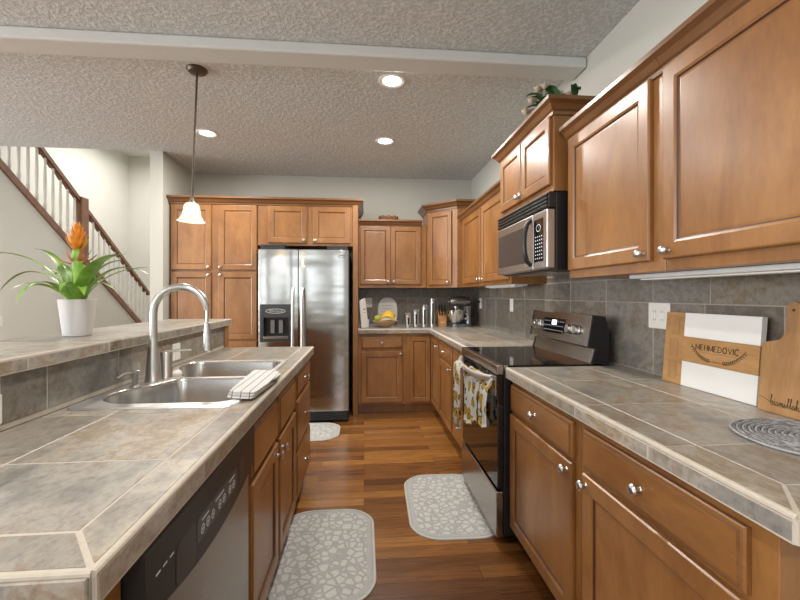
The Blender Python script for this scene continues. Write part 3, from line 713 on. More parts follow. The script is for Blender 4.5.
e = pts[-1]; bm = B(); lathe(bm, [(.0065, .004), (.0065, -.052), (.0115, -.056), (.0135, -.09), (.020, -.15), (.0215, -.170), (.018, -.174), (0, -.174)], e, seg=20); obj('spray_head', bm, NICKEL, fc, smooth=True)
lv = thing('faucet_valve', 'short nickel lever valve standing right of the gooseneck faucet', 'faucet', (-.845, 1.820, fz))
bm = B(); lathe(bm, [(.026, 0), (.026, .004), (.0235, .008), (.0235, .105), (.021, .111), (0, .112)], (-.845, 1.820, fz)); obj('valve_body', bm, NICKEL, lv, smooth=True)
bm = B(); tube(bm, [(-.85, 1.820, fz+.108), (-.80, 1.826, fz+.116), (-.745, 1.833, fz+.117)], [.008, .006, .0045], 10, flat=.6); obj('lever', bm, NICKEL, lv, smooth=True)
sd = thing('soap_dispenser', 'small nickel soap dispenser pump left of the faucet', 'soap dispenser', (-.876, 1.645, fz))
bm = B(); lathe(bm, [(.022, 0), (.021, .006), (.012, .009), (.012, .045), (.013, .047), (.013, .062), (.011, .064), (0, .065)], (-.876, 1.645, fz)); obj('pump_body', bm, NICKEL, sd, smooth=True)
bm = B(); tube(bm, [(-.876, 1.645, fz+.056), (-.90, 1.615, fz+.056), (-.915, 1.597, fz+.045)], [.006, .005, .004], 10); obj('nozzle', bm, NICKEL, sd, smooth=True)
# folded towel on the sink edge
bm = B()
tw = [(-.47, 1.43), (-.375, 1.405), (-.352, 1.73), (-.385, 1.80), (-.49, 1.83)]
def cloth_slab(pts, z0, th, dx=0, dy=0):
    pts = fillet([(x+dx, y+dy) for x, y in pts], .022)
    rings(bm, XY, [(inset(pts, .005), z0), (pts, z0+th*.3), (pts, z0+th*.7), (inset(pts, .005), z0+th)])
tw = tw if sum(tw[i-1][0]*tw[i][1]-tw[i][0]*tw[i-1][1] for i in range(5)) > 0 else tw[::-1]
for k in range(3): cloth_slab(tw, fz+.0005+k*.0085, .0085, .003*k, .004*k)
o = obj('dish_towel', bm, TOWEL, smooth=True, base=(-.42, 1.6, ZC)); tag(o, 'folded white dish towel with dark stripes lying on the sink edge', 'towel'); o.rotation_euler = (0, 0, 0)

# ------------------------------------------------------------------ dishwasher
dw = thing('dishwasher', 'stainless dishwasher with black control panel under the island counter', 'dishwasher', (-.65, 1.02, 0))
bm = B(); bx(bm, -.94, -.405, .69, 1.357, .09, .84, .002); bx(bm, -.94, -.475, .70, 1.35, 0, .0895); obj('body', bm, BLACK, dw)
bm = B(); bx(bm, -.404, -.372, .695, 1.352, .11, .735, .005); obj('door', bm, STEELD, dw)
bm = B(); Fd = frame((-.404, 0, 0), (0, 1, 0), (1, 0, 0)); low = []
for i in range(21):
    y = .69+.665*i/20; q = (i-10)/10; low.append((y, .738-.048*(1-q*q)))
pl = low+[(1.355, .854), (.69, .854)]
rings(bm, Fd, [(pl, .001), (pl, .044), (inset(pl, .006), .050)]); cp = obj('control_panel', bm, DWM, dw, smooth=True)
bm = B(); Fp = frame((-.354, 0, 0), (0, 1, 0), (1, 0, 0)); pts = rrect(.895, 1.17, .742, .795, .012); rings(bm, Fp, [(pts, -.001), (pts, .0012)]); obj('keypad', bm, CHARC, cp)
bm = B(); pts = rrect(.80, .892, .715, .80, .02); rings(bm, Fp, [(pts, -.001), (pts, .0008)]); obj('handle_recess', bm, BLACK, cp)
bm = B(); pts = rrect(1.185, 1.24, .735, .80, .012); rings(bm, Fp, [(pts, -.001), (pts, .0008)]); obj('status_window', bm, BLACK, cp)
bm = B()
for i, yy in enumerate((.925, .955, .985, 1.03, 1.06, 1.105, 1.135)):
    stroke(bm, Fp, arc2(yy, .762, .009, .009, 0, 360, 12), .004, .0016); stroke(bm, Fp, [(yy-.005, .762), (yy+.005, .762)], .006, .0016)
for a, b in ((.92, .96), (1.0, 1.06), (1.1, 1.145)): stroke(bm, Fp, [(a, .783), (b, .783)], .005, .0016)
for a in (.725, .75, .775): stroke(bm, Fp, [(a, .795), (a+.016, .795)], .004, .0004)
obj('lettering', bm, MARK, cp)

# ------------------------------------------------------------------ range
rg = thing('range', 'freestanding stainless range with black glass cooktop and oven door', 'range', (.98, 2.344, 0))
bm = B(); bx(bm, .70, 1.27, 1.98, 2.712, .06, .9045, .003); obj('body', bm, BLACK, rg)
bm = B(); bx(bm, .680, 1.172, 1.982, 2.710, .905, .921, .004); obj('cooktop', bm, BLACKG, rg)
bm = B(); bx(bm, .662, .6995, 1.977, 2.713, .872, .922, .006); bx(bm, .6997, .72, 1.977, 1.9815, .896, .922); obj('front_trim', bm, STEELR, rg)
bm = B(); bx(bm, .668, .699, 1.984, 2.708, .30, .868, .004); od = obj('oven_door', bm, BLACKG, rg)
bm = B(); bx(bm, .655, .6675, 2.665, 2.708, .765, .868, .004); obj('handle_bracket', bm, STEELR, od)
bm = B(); bx(bm, .655, .6675, 1.984, 2.03, .765, .868, .004)
for k in range(6): bx(bm, .6540, .6551, 1.992, 1.998, .775+.014*k, .783+.014*k)
obj('handle_bracket', bm, STEELR, od)
bm = B(); pts = []
for i in range(25):
    q = -1+2*i/24; pts.append((.658-.052*(1-abs(q)**2.6), 2.346-.330*q, .848-.012*(1-q*q)))
tube(bm, pts, .0150, 12, flat=1.5); obj('handle', bm, HANDLE, od, smooth=True)
bm = B(); bx(bm, .662, .699, 1.984, 2.708, .055, .285, .005); dr = obj('warming_drawer', bm, STEELR, rg)
for yy in (2.02, 2.67):
    bm = B(); lathe(bm, [(.018, 0), (.018, .012), (.010, .014), (.010, .062)], (.82, yy, 0), seg=14); obj('foot', bm, CHARC, rg, smooth=True)
    bm = B(); lathe(bm, [(.018, 0), (.018, .012), (.010, .014), (.010, .062)], (1.24, yy, 0), seg=14); obj('foot', bm, CHARC, rg, smooth=True)
Fg = frame((0, 0, 0), (1, 0, 0), (0, -1, 0)); 
def guard(bm, poly, y0, y1, m=0):
    prism(bm, lambda a, b, c: Vector((a, c, b)), poly, y0, y1, m)
bm = B(); guard(bm, [(1.145, 1.010), (1.172, 1.168), (1.232, 1.160), (1.232, .999), (1.160, .999)], 1.99, 2.70); gp = obj('control_panel', bm, STEELR, rg)
bm = B(); guard(bm, [(1.166, .9215), (1.184, .9985), (1.232, .9985), (1.232, .9215)], 1.99, 2.70); obj('panel_skirt', bm, STEELR, rg)
bm = B(); guard(bm, [(1.160, .9215), (1.182, .997), (1.142, 1.008), (1.170, 1.172), (1.235, 1.163), (1.255, 1.10), (1.255, .9215)], 1.979, 1.9895); obj('panel_end', bm, BLACK, rg); bm = B(); guard(bm, [(1.160, .9215), (1.182, .997), (1.142, 1.008), (1.170, 1.172), (1.235, 1.163), (1.255, 1.10), (1.255, .9215)], 2.7005, 2.711); obj('panel_end', bm, BLACK, rg)
Fpan = frame((1.145, 2.70, 1.010), (0, -1, 0), Vector((-.158, 0, .027)))
bm = B(); pts = rrect(.175, .445, .035, .125, .004, 2); rings(bm, Fpan, [(pts, -.001), (pts, .0015)]); kp = obj('display_panel', bm, BLACKG, gp)
bm = B(); pts = rrect(.285, .345, .085, .115, .002, 2); rings(bm, Fpan, [(pts, .0012), (pts, .0022)]); obj('clock', bm, DISPLAY, kp)
bm = B()
for i in range(9):
    for j in range(3):
        if not (3 <= i <= 5 and j == 2): stroke(bm, Fpan, [(.192+.028*i, .052+.027*j), (.204+.028*i, .052+.027*j)], .005, .002)
obj('lettering', bm, MARK, kp)
for a in (.055, .115, .510, .590):
    bm = B(); nrm = Vector((-.158, 0, .027)).normalized(); o0 = Fpan(a, .075, .0005)
    lathe(bm, [(.029, 0), (.029, .005), (.0255, .007), (.024, .020), (.021, .023), (0, .023)], o0, nrm, 20)
    k = obj('knob', bm, NICKEL, gp, smooth=True)
tw = thing('sunflower_towel', 'white towel with yellow sunflowers hanging from the oven handle', 'towel', (.60, 2.52, .85))
def hang(y0, y1, zb, x, ph, over=True):
    bm = B(); n = 14; rows = 12; grid_ = []
    prof = [(x+.055, .70), (x+.048, .79), (x+.040, .838), (x+.022, .855), (x, .852), (x-.014, .838)]+[(x-.016, .838-(.838-zb)*i/7) for i in range(1, 8)]
    if not over: prof = [(x+.048, .80), (x+.046, .845), (x+.040, .852), (x+.034, .845), (x+.030, .81)]+[(x+.012-.012*min(1, i/3), .80-(.80-zb)*i/8) for i in range(9)]
    for i in range(n+1):
        y = y0+(y1-y0)*i/n; row = []
        for j, (px, pz) in enumerate(prof):
            k = max(0, (.85-pz)/.4); row.append(bm.verts.new((px+.010*k*math.sin(ph+i*.95)-.004*k, y+.01*k*math.sin(i*.7+ph), pz+(.012*math.sin(i*.5+ph) if j == len(prof)-1 else 0))))
        grid_.append(row)
    for a, b in zip(grid_, grid_[1:]):
        for j in range(len(prof)-1): bm.faces.new((a[j], a[j+1], b[j+1], b[j]))
    r = bmesh.ops.solidify(bm, geom=bm.faces[:], thickness=.003)
    obj('cloth_fold', bm, SUNF, tw, smooth='all')
hang(2.57, 2.38, .475, .590, 0); hang(2.385, 2.235, .535, .597, 1.5, False); hang(2.245, 2.115, .585, .603, 3.0, False); hang(2.125, 1.985, .60, .606, .8, False)

# ------------------------------------------------------------------ microwave
mw = thing('microwave', 'over-the-range stainless microwave with black vent and curved black handle', 'microwave', (1.1, 2.34, 1.4))
bm = B(); bx(bm, .962, 1.325, 1.962, 2.722, 1.402, 1.7985, .004); obj('body', bm, BLACK, mw)
bm = B(); bx(bm, .925, .9615, 1.962, 2.722, 1.716, 1.7985, .004)
for k in range(4): bx(bm, .916, .9255, 1.966, 2.718, 1.722+.019*k, 1.734+.019*k, .002)
obj('vent_grille', bm, BLACK, mw)
bm = B(); bx(bm, .916, .9615, 2.135, 2.722, 1.410, 1.712, .006); md = obj('door', bm, STEELM, mw)
Fm = frame((.916, 0, 0), (0, -1, 0), (-1, 0, 0))
bm = B(); pts = rrect(-2.69, -2.235, 1.455, 1.662, .008); rings(bm, Fm, [(pts, -.002), (pts, .0008), (inset(pts, .005), .0006)]); obj('window', bm, GLASS, md)
bm = B(); tube(bm, bez([(.914, 2.152, 1.685), (.880, 2.152, 1.675), (.868, 2.152, 1.60), (.868, 2.152, 1.52), (.880, 2.152, 1.445), (.914, 2.152, 1.435)], 6), [.011, .0125, .013, .013, .013, .0125, .011], 12); obj('handle', bm, BLACK, md, smooth=True)
bm = B(); bx(bm, .916, .9615, 1.962, 2.131, 1.410, 1.712, .008, seg=4); mp_ = obj('control_panel', bm, STEELM, mw)
bm = B(); pts = rrect(-2.115, -2.005, 1.45, 1.675, .006); rings(bm, Fm, [(pts, -.002), (pts, .0012)]); kp = obj('keypad', bm, BLACKG, mp_)
bm = B()
for i in range(4):
    for j in range(7): stroke(bm, Fm, [(-2.10+.025*i, 1.468+.019*j), (-2.088+.025*i, 1.468+.019*j)], .006, .0018)
stroke(bm, Fm, arc2(-2.06, 1.628, .026, .018, 0, 360, 18), .004, .0018)
obj('lettering', bm, MARK, kp)
bm = B(); bx(bm, .985, 1.25, 2.05, 2.63, 1.398, 1.4018); obj('filter_plate', bm, STEELR, mw)

# ------------------------------------------------------------------ refrigerator
fr = thing('refrigerator', 'stainless side-by-side refrigerator with black ice dispenser', 'refrigerator', (-.62, 4.5, 0))
bm = B(); bx(bm, -1.025, -.150, 4.13, 4.88, .03, 1.70, .004); obj('body', bm, BLACK, fr)
bm = B(); bx(bm, -1.02, -.155, 4.09, 4.129, .022, .118, .004)
for k in range(4): bx(bm, -1.0, -.175, 4.083, 4.0905, .034+.02*k, .044+.02*k, .002)
obj('toe_grille', bm, BLACK, fr)
Ff = frame((0, 4.052, 0), (1, 0, 0), (0, -1, 0))
def fdoor(x0, x1, name):
    bm = B(); pts = []
    for i in range(13):
        q = -1+2*i/12; pts.append((x0+(x1-x0)*i/12, 4.052+.010*(abs(q)**4)))
    poly = pts+[(x1, 4.128), (x0, 4.128)]; prism(bm, XY, poly, .125, 1.722); return obj(name, bm, STEEL, fr, smooth=True)
dl = fdoor(-1.028, -.648, 'door'); drr = fdoor(-.640, -.155, 'door')
for x in (-.690, -.600):
    bm = B(); pts = bez([(x, 4.046, 1.345), (x, 3.985, 1.335), (x, 3.995, 1.2), (x, 3.995, .9), (x, 3.995, .62), (x, 3.985, .50), (x, 4.046, .49)], 20); tube(bm, pts, .0135, 12)
    obj('handle', bm, HANDLE, dl if x < -.65 else drr, smooth=True)
cb_ = B(); bx(cb_, -.990, -.722, 4.0, 4.122, .828, 1.07); cut = obj('cutter', cb_, STEEL); md_ = dl.modifiers.new('b', 'BOOLEAN'); md_.object = cut; md_.solver = 'EXACT'
me_ = bpy.data.meshes.new_from_object(dl.evaluated_get(bpy.context.evaluated_depsgraph_get())); dl.modifiers.clear(); dl.data = me_; bpy.data.objects.remove(cut); me_.set_sharp_from_angle(angle=math.radians(30))
bm = B(); po = rrect(-1.008, -.712, .815, 1.185, .006); pi = rrect(-.975, -.735, .845, 1.055, .006)
ro = [bm.verts.new(Ff(a, b, .008)) for a, b in po]; ri = [bm.verts.new(Ff(a, b, .008)) for a, b in pi]; rb = [bm.verts.new(Ff(a, b, -.008)) for a, b in po]; rin = [bm.verts.new(Ff(a, b, -.055)) for a, b in pi]
n = len(ro)
for A_, B_, mm in ((rb, ro, 0), (ro, ri, 0), (ri, rin, 1)):
    for i in range(n): bm.faces.new((A_[i], A_[(i+1) % n], B_[(i+1) % n], B_[i])).material_index = mm
bm.faces.new(rin).material_index = 1
ds = obj('ice_dispenser', bm, [CHARC, BLACK], dl)
PADDLE = plain('grey_paddle', (.16, .16, .165), .3)
for x in (-.895, -.815):
    bm = B(); bx(bm, x-.019, x+.019, 4.075, 4.083, .90, 1.03, .002); obj('dispenser_paddle', bm, PADDLE, ds)
bm = B(); bx(bm, -.972, -.738, 4.034, 4.10, .8465, .872, .003); obj('drip_tray', bm, STEELD, ds)
bm = B(); stroke(bm, Ff, arc2(-.86, 1.118, .093, .021, 0, 360, 36), .006, .0090); text_bm(bm, Ff, 'Whirlpool', .034, -.86, 1.118, .0090, shear=.2, width=.135); obj('logo_badge', bm, NICKEL, ds)
bm = B(); stroke(bm, Ff, arc2(-.225, 1.655, .035, .012, 0, 360, 24), .003, .0012); stroke(bm, Ff, arc2(-.215, 1.652, .026, .014, 20, 200, 16), .003, .0012); obj('logo_badge', bm, CHARC, drr)
bm = B(); bx(bm, -1.015, -.78, 4.10, 4.30, 1.7235, 1.775, .003); obj('hinge_cover', bm, BLACK, fr)
bm = B(); bx(bm, -.37, -.165, 4.10, 4.30, 1.7235, 1.765, .003); obj('hinge_cover', bm, BLACK, fr)

# ------------------------------------------------------------------ lights of the room and added fill lights
def can(x, y, label):
    t = thing('ceiling_light', label, 'light', (x, y, CZ), 'recessed ceiling lights')
    bm = B(); lathe(bm, [(.062, -.001), (.066, -.004), (.082, -.008), (.090, -.004), (.092, -.0005)], (x, y, CZ), seg=32, caps=False); obj('trim_ring', bm, WHITE, t, smooth=True)
    bm = B(); lathe(bm, [(.0635, -.0015), (.05, -.004), (0, -.005)], (x, y, CZ), seg=28, caps=False); obj('lens', bm, LAMP, t, smooth=True)
    area('lamp', (0, 0, -.02), (0, 0, 0), .12, .12, 24, (1, .96, .90), parent=t, disk=True)
can(.185, 2.69, 'recessed ceiling light just behind the beam'); can(.194, 3.745, 'recessed ceiling light midway to the back wall'); can(-1.376, 3.70, 'recessed ceiling light beside the pendant rod')
for x, y in ((-.6, .4), (.3, -1.2), (-3.2, .4), (-3.0, 2.9)):  # unseen recessed lamps added as fill, outside the view
    t = thing('ceiling_light', 'added unseen fill light over the living room side', 'light', (x, y, CZ), 'added fill lights of the living room')
    bm = B(); lathe(bm, [(.062, -.001), (.082, -.008), (.092, -.0005)], (x, y, CZ), seg=24, caps=False); obj('trim_ring', bm, WHITE, t, smooth=True)
    bm = B(); lathe(bm, [(.0635, -.0015), (0, -.005)], (x, y, CZ), seg=24, caps=False); obj('lens', bm, LAMP, t, smooth=True)
    area('lamp', (0, 0, -.02), (0, 0, 0), .12, .12, 24, (1, .96, .90), parent=t, disk=True)
pd = thing('pendant_light', 'pendant lamp with frosted bell shade hanging over the bar', 'light', (-1.05, 2.66, CZ))
bm = B(); lathe(bm, [(.062, -.0005), (.062, -.006), (.05, -.022), (.015, -.030), (0, -.030)], (-1.05, 2.66, CZ), seg=28); obj('canopy', bm, RAILW, pd, smooth=True)
top = Vector((-1.05, 2.66, CZ-.028)); bot = Vector((-1.080, 2.66, 1.858))
BRONZE = plain('dark_bronze', (.11, .085, .065), .4, metal=.7)
pd.children[0].data.materials[0] = BRONZE
bm = B(); tube(bm, [top, bot], .0065, 10); obj('rod', bm, BRONZE, pd, smooth=True)
ax = (bot-top).normalized(); bm = B(); lathe(bm, [(.007, -.03), (.014, -.01), (.020, 0), (.022, .012)], bot, ax, 16); obj('socket', bm, NICKEL, pd, smooth=True)
bm = B(); lathe(bm, [(.022, .004), (.036, .008), (.044, .022), (.048, .05), (.055, .082), (.070, .108), (.084, .120), (.081, .1215), (.068, .112), (.053, .084), (.045, .05), (.041, .024), (.033, .011), (.02, .008)], bot, ax, 36, caps=False); obj('shade', bm, SHADE, pd, smooth='all', recalc=False)
bm = B(); ball(bm, bot+ax*.062, .026, (1, 1, 1.25)); obj('bulb', bm, emit('bulb_glow', (1, .9, .72), 14.), pd, smooth='all')
pl_ = bpy.data.lights.new('lamp', 'POINT'); pl_.energy = 2; pl_.color = (1, .88, .7); pl_.shadow_soft_size = .028; po_ = bpy.data.objects.new('lamp', pl_); C.objects.link(po_); po_.parent = pd; po_.location = bot+ax*.105-Vector(pd.location)
UC = plain('undercabinet_fixture', (.62, .63, .62), .4)
for y0, y1, xx, lb in ((.65, 1.56, 1.12, 'slim white light bar under the wall cabinets nearest the viewer'), (2.85, 3.55, 1.13, 'slim white light bar under the wall cabinet left of the microwave')):
    t = thing('under_cabinet_light', lb, 'light', (xx, (y0+y1)/2, ZU)); bm = B(); bx(bm, xx-.045, xx+.055, y0, y1, ZU-.017, ZU-.0008, .003); obj('housing', bm, UC, t)
    bm = B(); bx(bm, xx-.025, xx+.035, y0+.04, y1-.04, ZU-.023, ZU-.0172, .002); obj('diffuser', bm, PLAST, t)

# ------------------------------------------------------------------ outlets
def outlet(F, label, wd=.075, n=1, hh=.116, switch=False):
    o0 = F(0, 0, 0); t = thing('wall_outlet', label, 'outlet', o0)
    bm = B(); pts = rrect(-wd/2, wd/2, -hh/2, hh/2, .006, 3); rings(bm, F, [(pts, .0002), (pts, .004), (inset(pts, .003), .006)]); obj('plate', bm, PLAST, t)
    for k in range(n):
        cx = (k-(n-1)/2)*.046; bm = B()
        p = rrect(cx-.0165, cx+.0165, -.034, .034, .004, 3); rings(bm, F, [(p, .0055), (p, .0075)])
        if not switch:
            for s in (-.018, .018): stroke(bm, F, [(cx-.006, s-.004), (cx-.006, s+.005)], .0022, .0078, 1); stroke(bm, F, [(cx+.006, s-.004), (cx+.006, s+.005)], .0022, .0078, 1)
        obj('socket', bm, [PLAST, CHARC], t)
outlet(frame((XW-.0098, 1.705, 1.182), (0, -1, 0), (-1, 0, 0)), 'white double outlet on the backsplash left of the striped board', .132, 2)
outlet(frame((XW-.0098, 3.526, 1.184), (0, -1, 0), (-1, 0, 0)), 'white outlet on the right backsplash between range and mixer')
outlet(frame((XW-.0098, 4.50, 1.180), (0, -1, 0), (-1, 0, 0)), 'white outlet behind the stand mixer with a black plug')
outlet(frame((.061, YB-.0098, 1.184), (1, 0, 0), (0, -1, 0)), 'white outlet on the back wall above the small cup')
outlet(frame((-.9552, 2.155, .985), (0, 1, 0), (1, 0, 0)), 'white outlet on the bar splash behind the lever valve', .085, hh=.085, switch=True)
outlet(frame((-.9552, 1.10, .975), (0, 1, 0), (1, 0, 0)), 'white outlet on the bar splash at the near left edge', .115, hh=.08, switch=True)

# ------------------------------------------------------------------ boards, trivet
def lean(x, y, tilt):   # board standing on the counter, leaning towards the right wall
    u = Vector((0, -1, 0)); n = Vector((-math.cos(tilt), 0, math.sin(tilt))); return frame((x, y, ZC+.0012), u, n)
Fb1 = lean(1.262, 1.617, .08)
b1 = thing('striped_cutting_board', 'rectangular board of white bands and acacia wood with engraved family name', 'cutting board', Fb1(.2, 0, 0))
bt = -.019
def slabF(bm, a0, a1, b0, b1_, m=0, c1=0.): pts = [(a0, b0), (a1, b0), (a1, b1_), (a0, b1_)]; rings(bm, Fb1, [(pts, bt), (pts, c1-.0015), (inset(pts, .0015), c1)], mats=[m, m, m])
BW = .415
bm = B(); slabF(bm, 0, .10, 0, .29); eb = obj('end_grip', bm, BOARD, b1)
for k in range(3):
    bm = B(); pts = rrect(.028, .075, .018+.09*k, .092+.09*k, .003, 2); rings(bm, Fb1, [(pts, .0008), (inset(pts, .003), .0002)], cap0=False); obj('inset_panel', bm, BOARDV, eb)
bm = B(); slabF(bm, .1005, BW, .195, .29); obj('white_band', bm, PORC, b1)
bm = B(); slabF(bm, .1005, BW, 0, .0975); obj('white_band', bm, PORC, b1)
bm = B(); slabF(bm, .1005, BW, .098, .1945); wb = obj('wood_band', bm, BOARD, b1)
# serif capitals drawn as strokes
GL = {'M': [[(0, 0), (0, 1)], [(0, 1), (.42, .1)], [(.42, .1), (.84, 1)], [(.84, 1), (.84, 0)]], 'E': [[(0, 0), (0, 1)], [(0, 1), (.55, 1)], [(0, .5), (.42, .5)], [(0, 0), (.58, 0)]],
      'H': [[(0, 0), (0, 1)], [(.65, 0), (.65, 1)], [(0, .5), (.65, .5)]], 'D': [[(0, 0), (0, 1)], [(0, 1)]+arc2(.2, .5, .5, .5, 90, -90)+[(0, 0)]], 'O': [arc2(.38, .5, .38, .5, 0, 360, 20)],
      'V': [[(0, 1), (.38, 0)], [(.38, 0), (.76, 1)]], 'I': [[(0, 0), (0, 1)]], 'C': [arc2(.4, .5, .4, .5, 45, 315, 16)], "'": [[(0, 1.12), (.12, 1.3)]]}
WDT = {'M': .84, 'E': .58, 'H': .65, 'D': .7, 'O': .76, 'V': .76, 'I': 0, 'C': .72}
bm = B(); xx = .163; hgt = .020; sp = .0056
for ch in 'MEHMEDOVIC':
    for s in GL[ch]:
        vert = len(s) == 2 and s[0][0] == s[1][0]; stroke(bm, Fb1, [(xx+a*hgt, .152+b*hgt) for a, b in s], .0040 if vert or ch in 'OC' else .0027, .0006)
        if vert:
            for q in s: stroke(bm, Fb1, [(xx+q[0]*hgt-.0032, .152+q[1]*hgt), (xx+q[0]*hgt+.0032, .152+q[1]*hgt)], .0012, .0006)
    if ch == 'C': stroke(bm, Fb1, [(xx+.38*hgt, .152+1.1*hgt), (xx+.58*hgt, .152+1.32*hgt)], .0022, .0006)
    xx += WDT[ch]*hgt+sp
xe = xx; mid = (.163+xe)/2
for s in (-1, 1):
    pts = [(mid+s*(.018+.090*t), .114-.002*math.sin(t*3)+.046*t*t) for t in [i/12 for i in range(13)]]; stroke(bm, Fb1, pts, .0014, .0006)
    for i in range(1, 13):
        p = pts[i]; stroke(bm, Fb1, [p, (p[0]+s*.003, p[1]+.006), (p[0]+s*.007, p[1]+.010)], [.001, .0042, .0006], .0006)
        stroke(bm, Fb1, [p, (p[0]+s*.006, p[1]-.002), (p[0]+s*.011, p[1]-.003)], [.001, .004, .0006], .0006)
stroke(bm, Fb1, [(.175, .144), (xe-.012, .144)], .0008, .0006)
for k in range(-2, 3): stroke(bm, Fb1, [(mid+k*.007-.003, .113), (mid+k*.007, .116), (mid+k*.007+.003, .113)], .0022, .0006)
obj('engraving', bm, INK, wb)
Fb2 = lean(1.240, 1.178, .08)
b2 = thing('handled_cutting_board', 'wooden cutting board with round handle and script engraving', 'cutting board', Fb2(.1, 0, 0))
HW = .178; HC = .089
outl = [(0, .004), (.004, 0), (HW-.004, 0), (HW, .004), (HW, .200)]+arc2(HW-.012, .200, .012, .014, 0, 90, 4)+[(HW-.026, .218)]+arc2(HC+.046, .258, .024, .036, 270, 180, 6)[1:]+[(HC+.021, .29)]+arc2(HC, .318, .021, .024, 0, 180, 12)+[(HC-.021, .29)]+arc2(HC-.046, .258, .024, .036, 0, -90, 6)[1:]+[(.026, .218)]+arc2(.012, .200, .012, .014, 90, 180, 4)
bm = B(); rings(bm, Fb2, [(outl, -.018), (outl, -.0015), (inset(outl, .0015), 0)]); bb = obj('board', bm, BOARDV, b2)
bm = B(); pts = arc2(HC, .316, .0045, .0045, 0, 330, 11); rings(bm, Fb2, [(pts, -.0005), (pts, .0004)]); obj('hang_hole', bm, INK, bb)
# script lettering drawn as one running line
sx, sy, k = .040, .026, .0098
S = [(-.045, .034), (-.025, .036), (-.008, .030)]
bm = B(); stroke(bm, Fb2, [(.003, .042), (.016, .043), (.030, .037), (.042, .032)], .0015, .0006)
def scr(ptlist, ox): stroke(bm, Fb2, [(sx+(ox+a)*k, sy-.002+b*k*1.55) for a, b in ptlist], .0023, .0006)
scr([(0, .6), (.4, 1.6), (.5, 2.1), (.3, 2.2), (.2, 1.2), (.3, 0), (.7, 0), (.9, .5), (.7, .9), (.4, .7), (1.1, .5)], 0)       # b
scr([(0, .5), (.25, .9), (.25, .1), (.5, .05), (.8, .5)], 1.1); scr([(.27, 1.3), (.33, 1.4)], 1.1)                             # i
scr([(0, .5), (.35, 1.0), (.55, .4), (.3, 0), (.05, .15)], 1.9); scr([(.3, 0), (.9, .5)], 1.9)                                  # s
scr([(0, .5), (.2, .9), (.2, 0), (.4, .8), (.6, .85), (.6, 0), (.8, .8), (1.0, .85), (1.0, .1), (1.2, .05), (1.45, .5)], 2.8)   # m
scr([(0, .5), (.25, .9), (.25, .1), (.5, .05), (.8, .5)], 4.2); scr([(.27, 1.3), (.33, 1.4)], 4.2)                             # i
for q in (5.0, 5.75): scr([(0, .5), (.5, 1.6), (.5, 2.1), (.3, 2.1), (.25, .3), (.45, 0), (.75, .5)], q)                         # l l
scr([(.6, .75), (.3, .9), (.05, .5), (.25, .05), (.55, .35), (.62, .85), (.62, .15), (.8, .05), (1.05, .5)], 6.5)              # a
scr([(0, .5), (.5, 1.6), (.5, 2.1), (.3, 2.1), (.25, 0), (.45, .8), (.7, .8), (.75, .1), (1.0, .05), (1.6, .4), (2.2, .3)], 7.5)  # h
obj('engraving', bm, INK, bb)
# woven round placemat
bm = B(); cx, cy, R = 1.105, .910, .155
for k in range(24):
    r = R*(k+1)/24; seg = 72; pts = []
    for i in range(seg+1):
        a = 2*PI*i/seg; pts.append((cx+r*math.cos(a), cy+r*math.sin(a), ZC+.0052+.0012*math.sin(i*PI*(k*2+7)/9)))
    tube(bm, pts, R/48*1.05, 6, k % 2, caps=False)
lathe(bm, [(R-.003, 0), (R-.003, .003)], (cx, cy, ZC+.0006), seg=48)
o = obj('woven_placemat', bm, [WOVEN, WOVENL], smooth='all', base=(cx, cy, ZC)); tag(o, 'round grey woven placemat on the right countertop', 'placemat')

# ------------------------------------------------------------------ rugs
def rug(x0, x1, y0, y1, label, rot=0, corner=.165):
    c = Vector(((x0+x1)/2, (y0+y1)/2, .0005)); t = thing('kitchen_rug', label, 'rug', c, 'grey patterned kitchen rugs')
    a, b = (x1-x0)/2, (y1-y0)/2; F = lambda p, q, r: c+Vector((p, q, r))
    P = lambda i: rrect(-a+i, a-i, -b+i, b-i, max(.01, corner-i), 8)
    bm = B(); rings(bm, F, [(P(.008), 0.0002), (P(.022), .008)]); bb = obj('border', bm, RUGB, t)
    bm = B(); rings(bm, F, [(P(0), 0), (P(0), .006), (P(.004), .0085), (P(.009), .0085), (P(.012), .006), (P(.012), 0.)], cap0=False, cap1=False); obj('bound_edge', bm, RUGE, t)
    bm = B(); rings(bm, F, [(P(.040), .0065), (P(.042), .0088)]); obj('pattern_field', bm, RUG, t)
    t.rotation_euler = (0, 0, rot); return t
rug(.258, .775, 2.07, 2.83, 'grey and white patterned rug in front of the range', -.03)
rug(-.455, .055, 1.66, 2.42, 'grey and white patterned rug in front of the sink cabinet')
rug(-.98, -.225, 3.58, 4.075, 'grey and white patterned rug in front of the refrigerator')

# ------------------------------------------------------------------ bromeliad on the bar
def ribbon(bm, pts, wmax, up=Vector((0, 0, 1)), m=0, tip=.08, fold=.35):
    n = len(pts); rs = []
    for i, p in enumerate(pts):
        t = (pts[min(i+1, n-1)]-pts[max(i-1, 0)]).normalized(); s = t.cross(up)
        if s.length < .05: s = Vector((1, 0, 0))
        s.normalize(); q = i/(n-1); wd = wmax*(.75+.25*math.sin(PI*min(1, q*1.6)))*(1-max(0, (q-.5)/.5)**3*(1-tip)); nrm = s.cross(t)
        rs.append([bm.verts.new(p-s*wd/2+nrm*wd*fold/2), bm.verts.new(p), bm.verts.new(p+s*wd/2+nrm*wd*fold/2)])
    for a, b in zip(rs, rs[1:]):
        for j in range(2): bm.faces.new((a[j], a[j+1], b[j+1], b[j])).material_index = m
pb = Vector((-1.172, 1.775, 1.109)); pt = thing('potted_bromeliad', 'bromeliad with an orange flower in a white pot on the bar ledge', 'plant', pb)
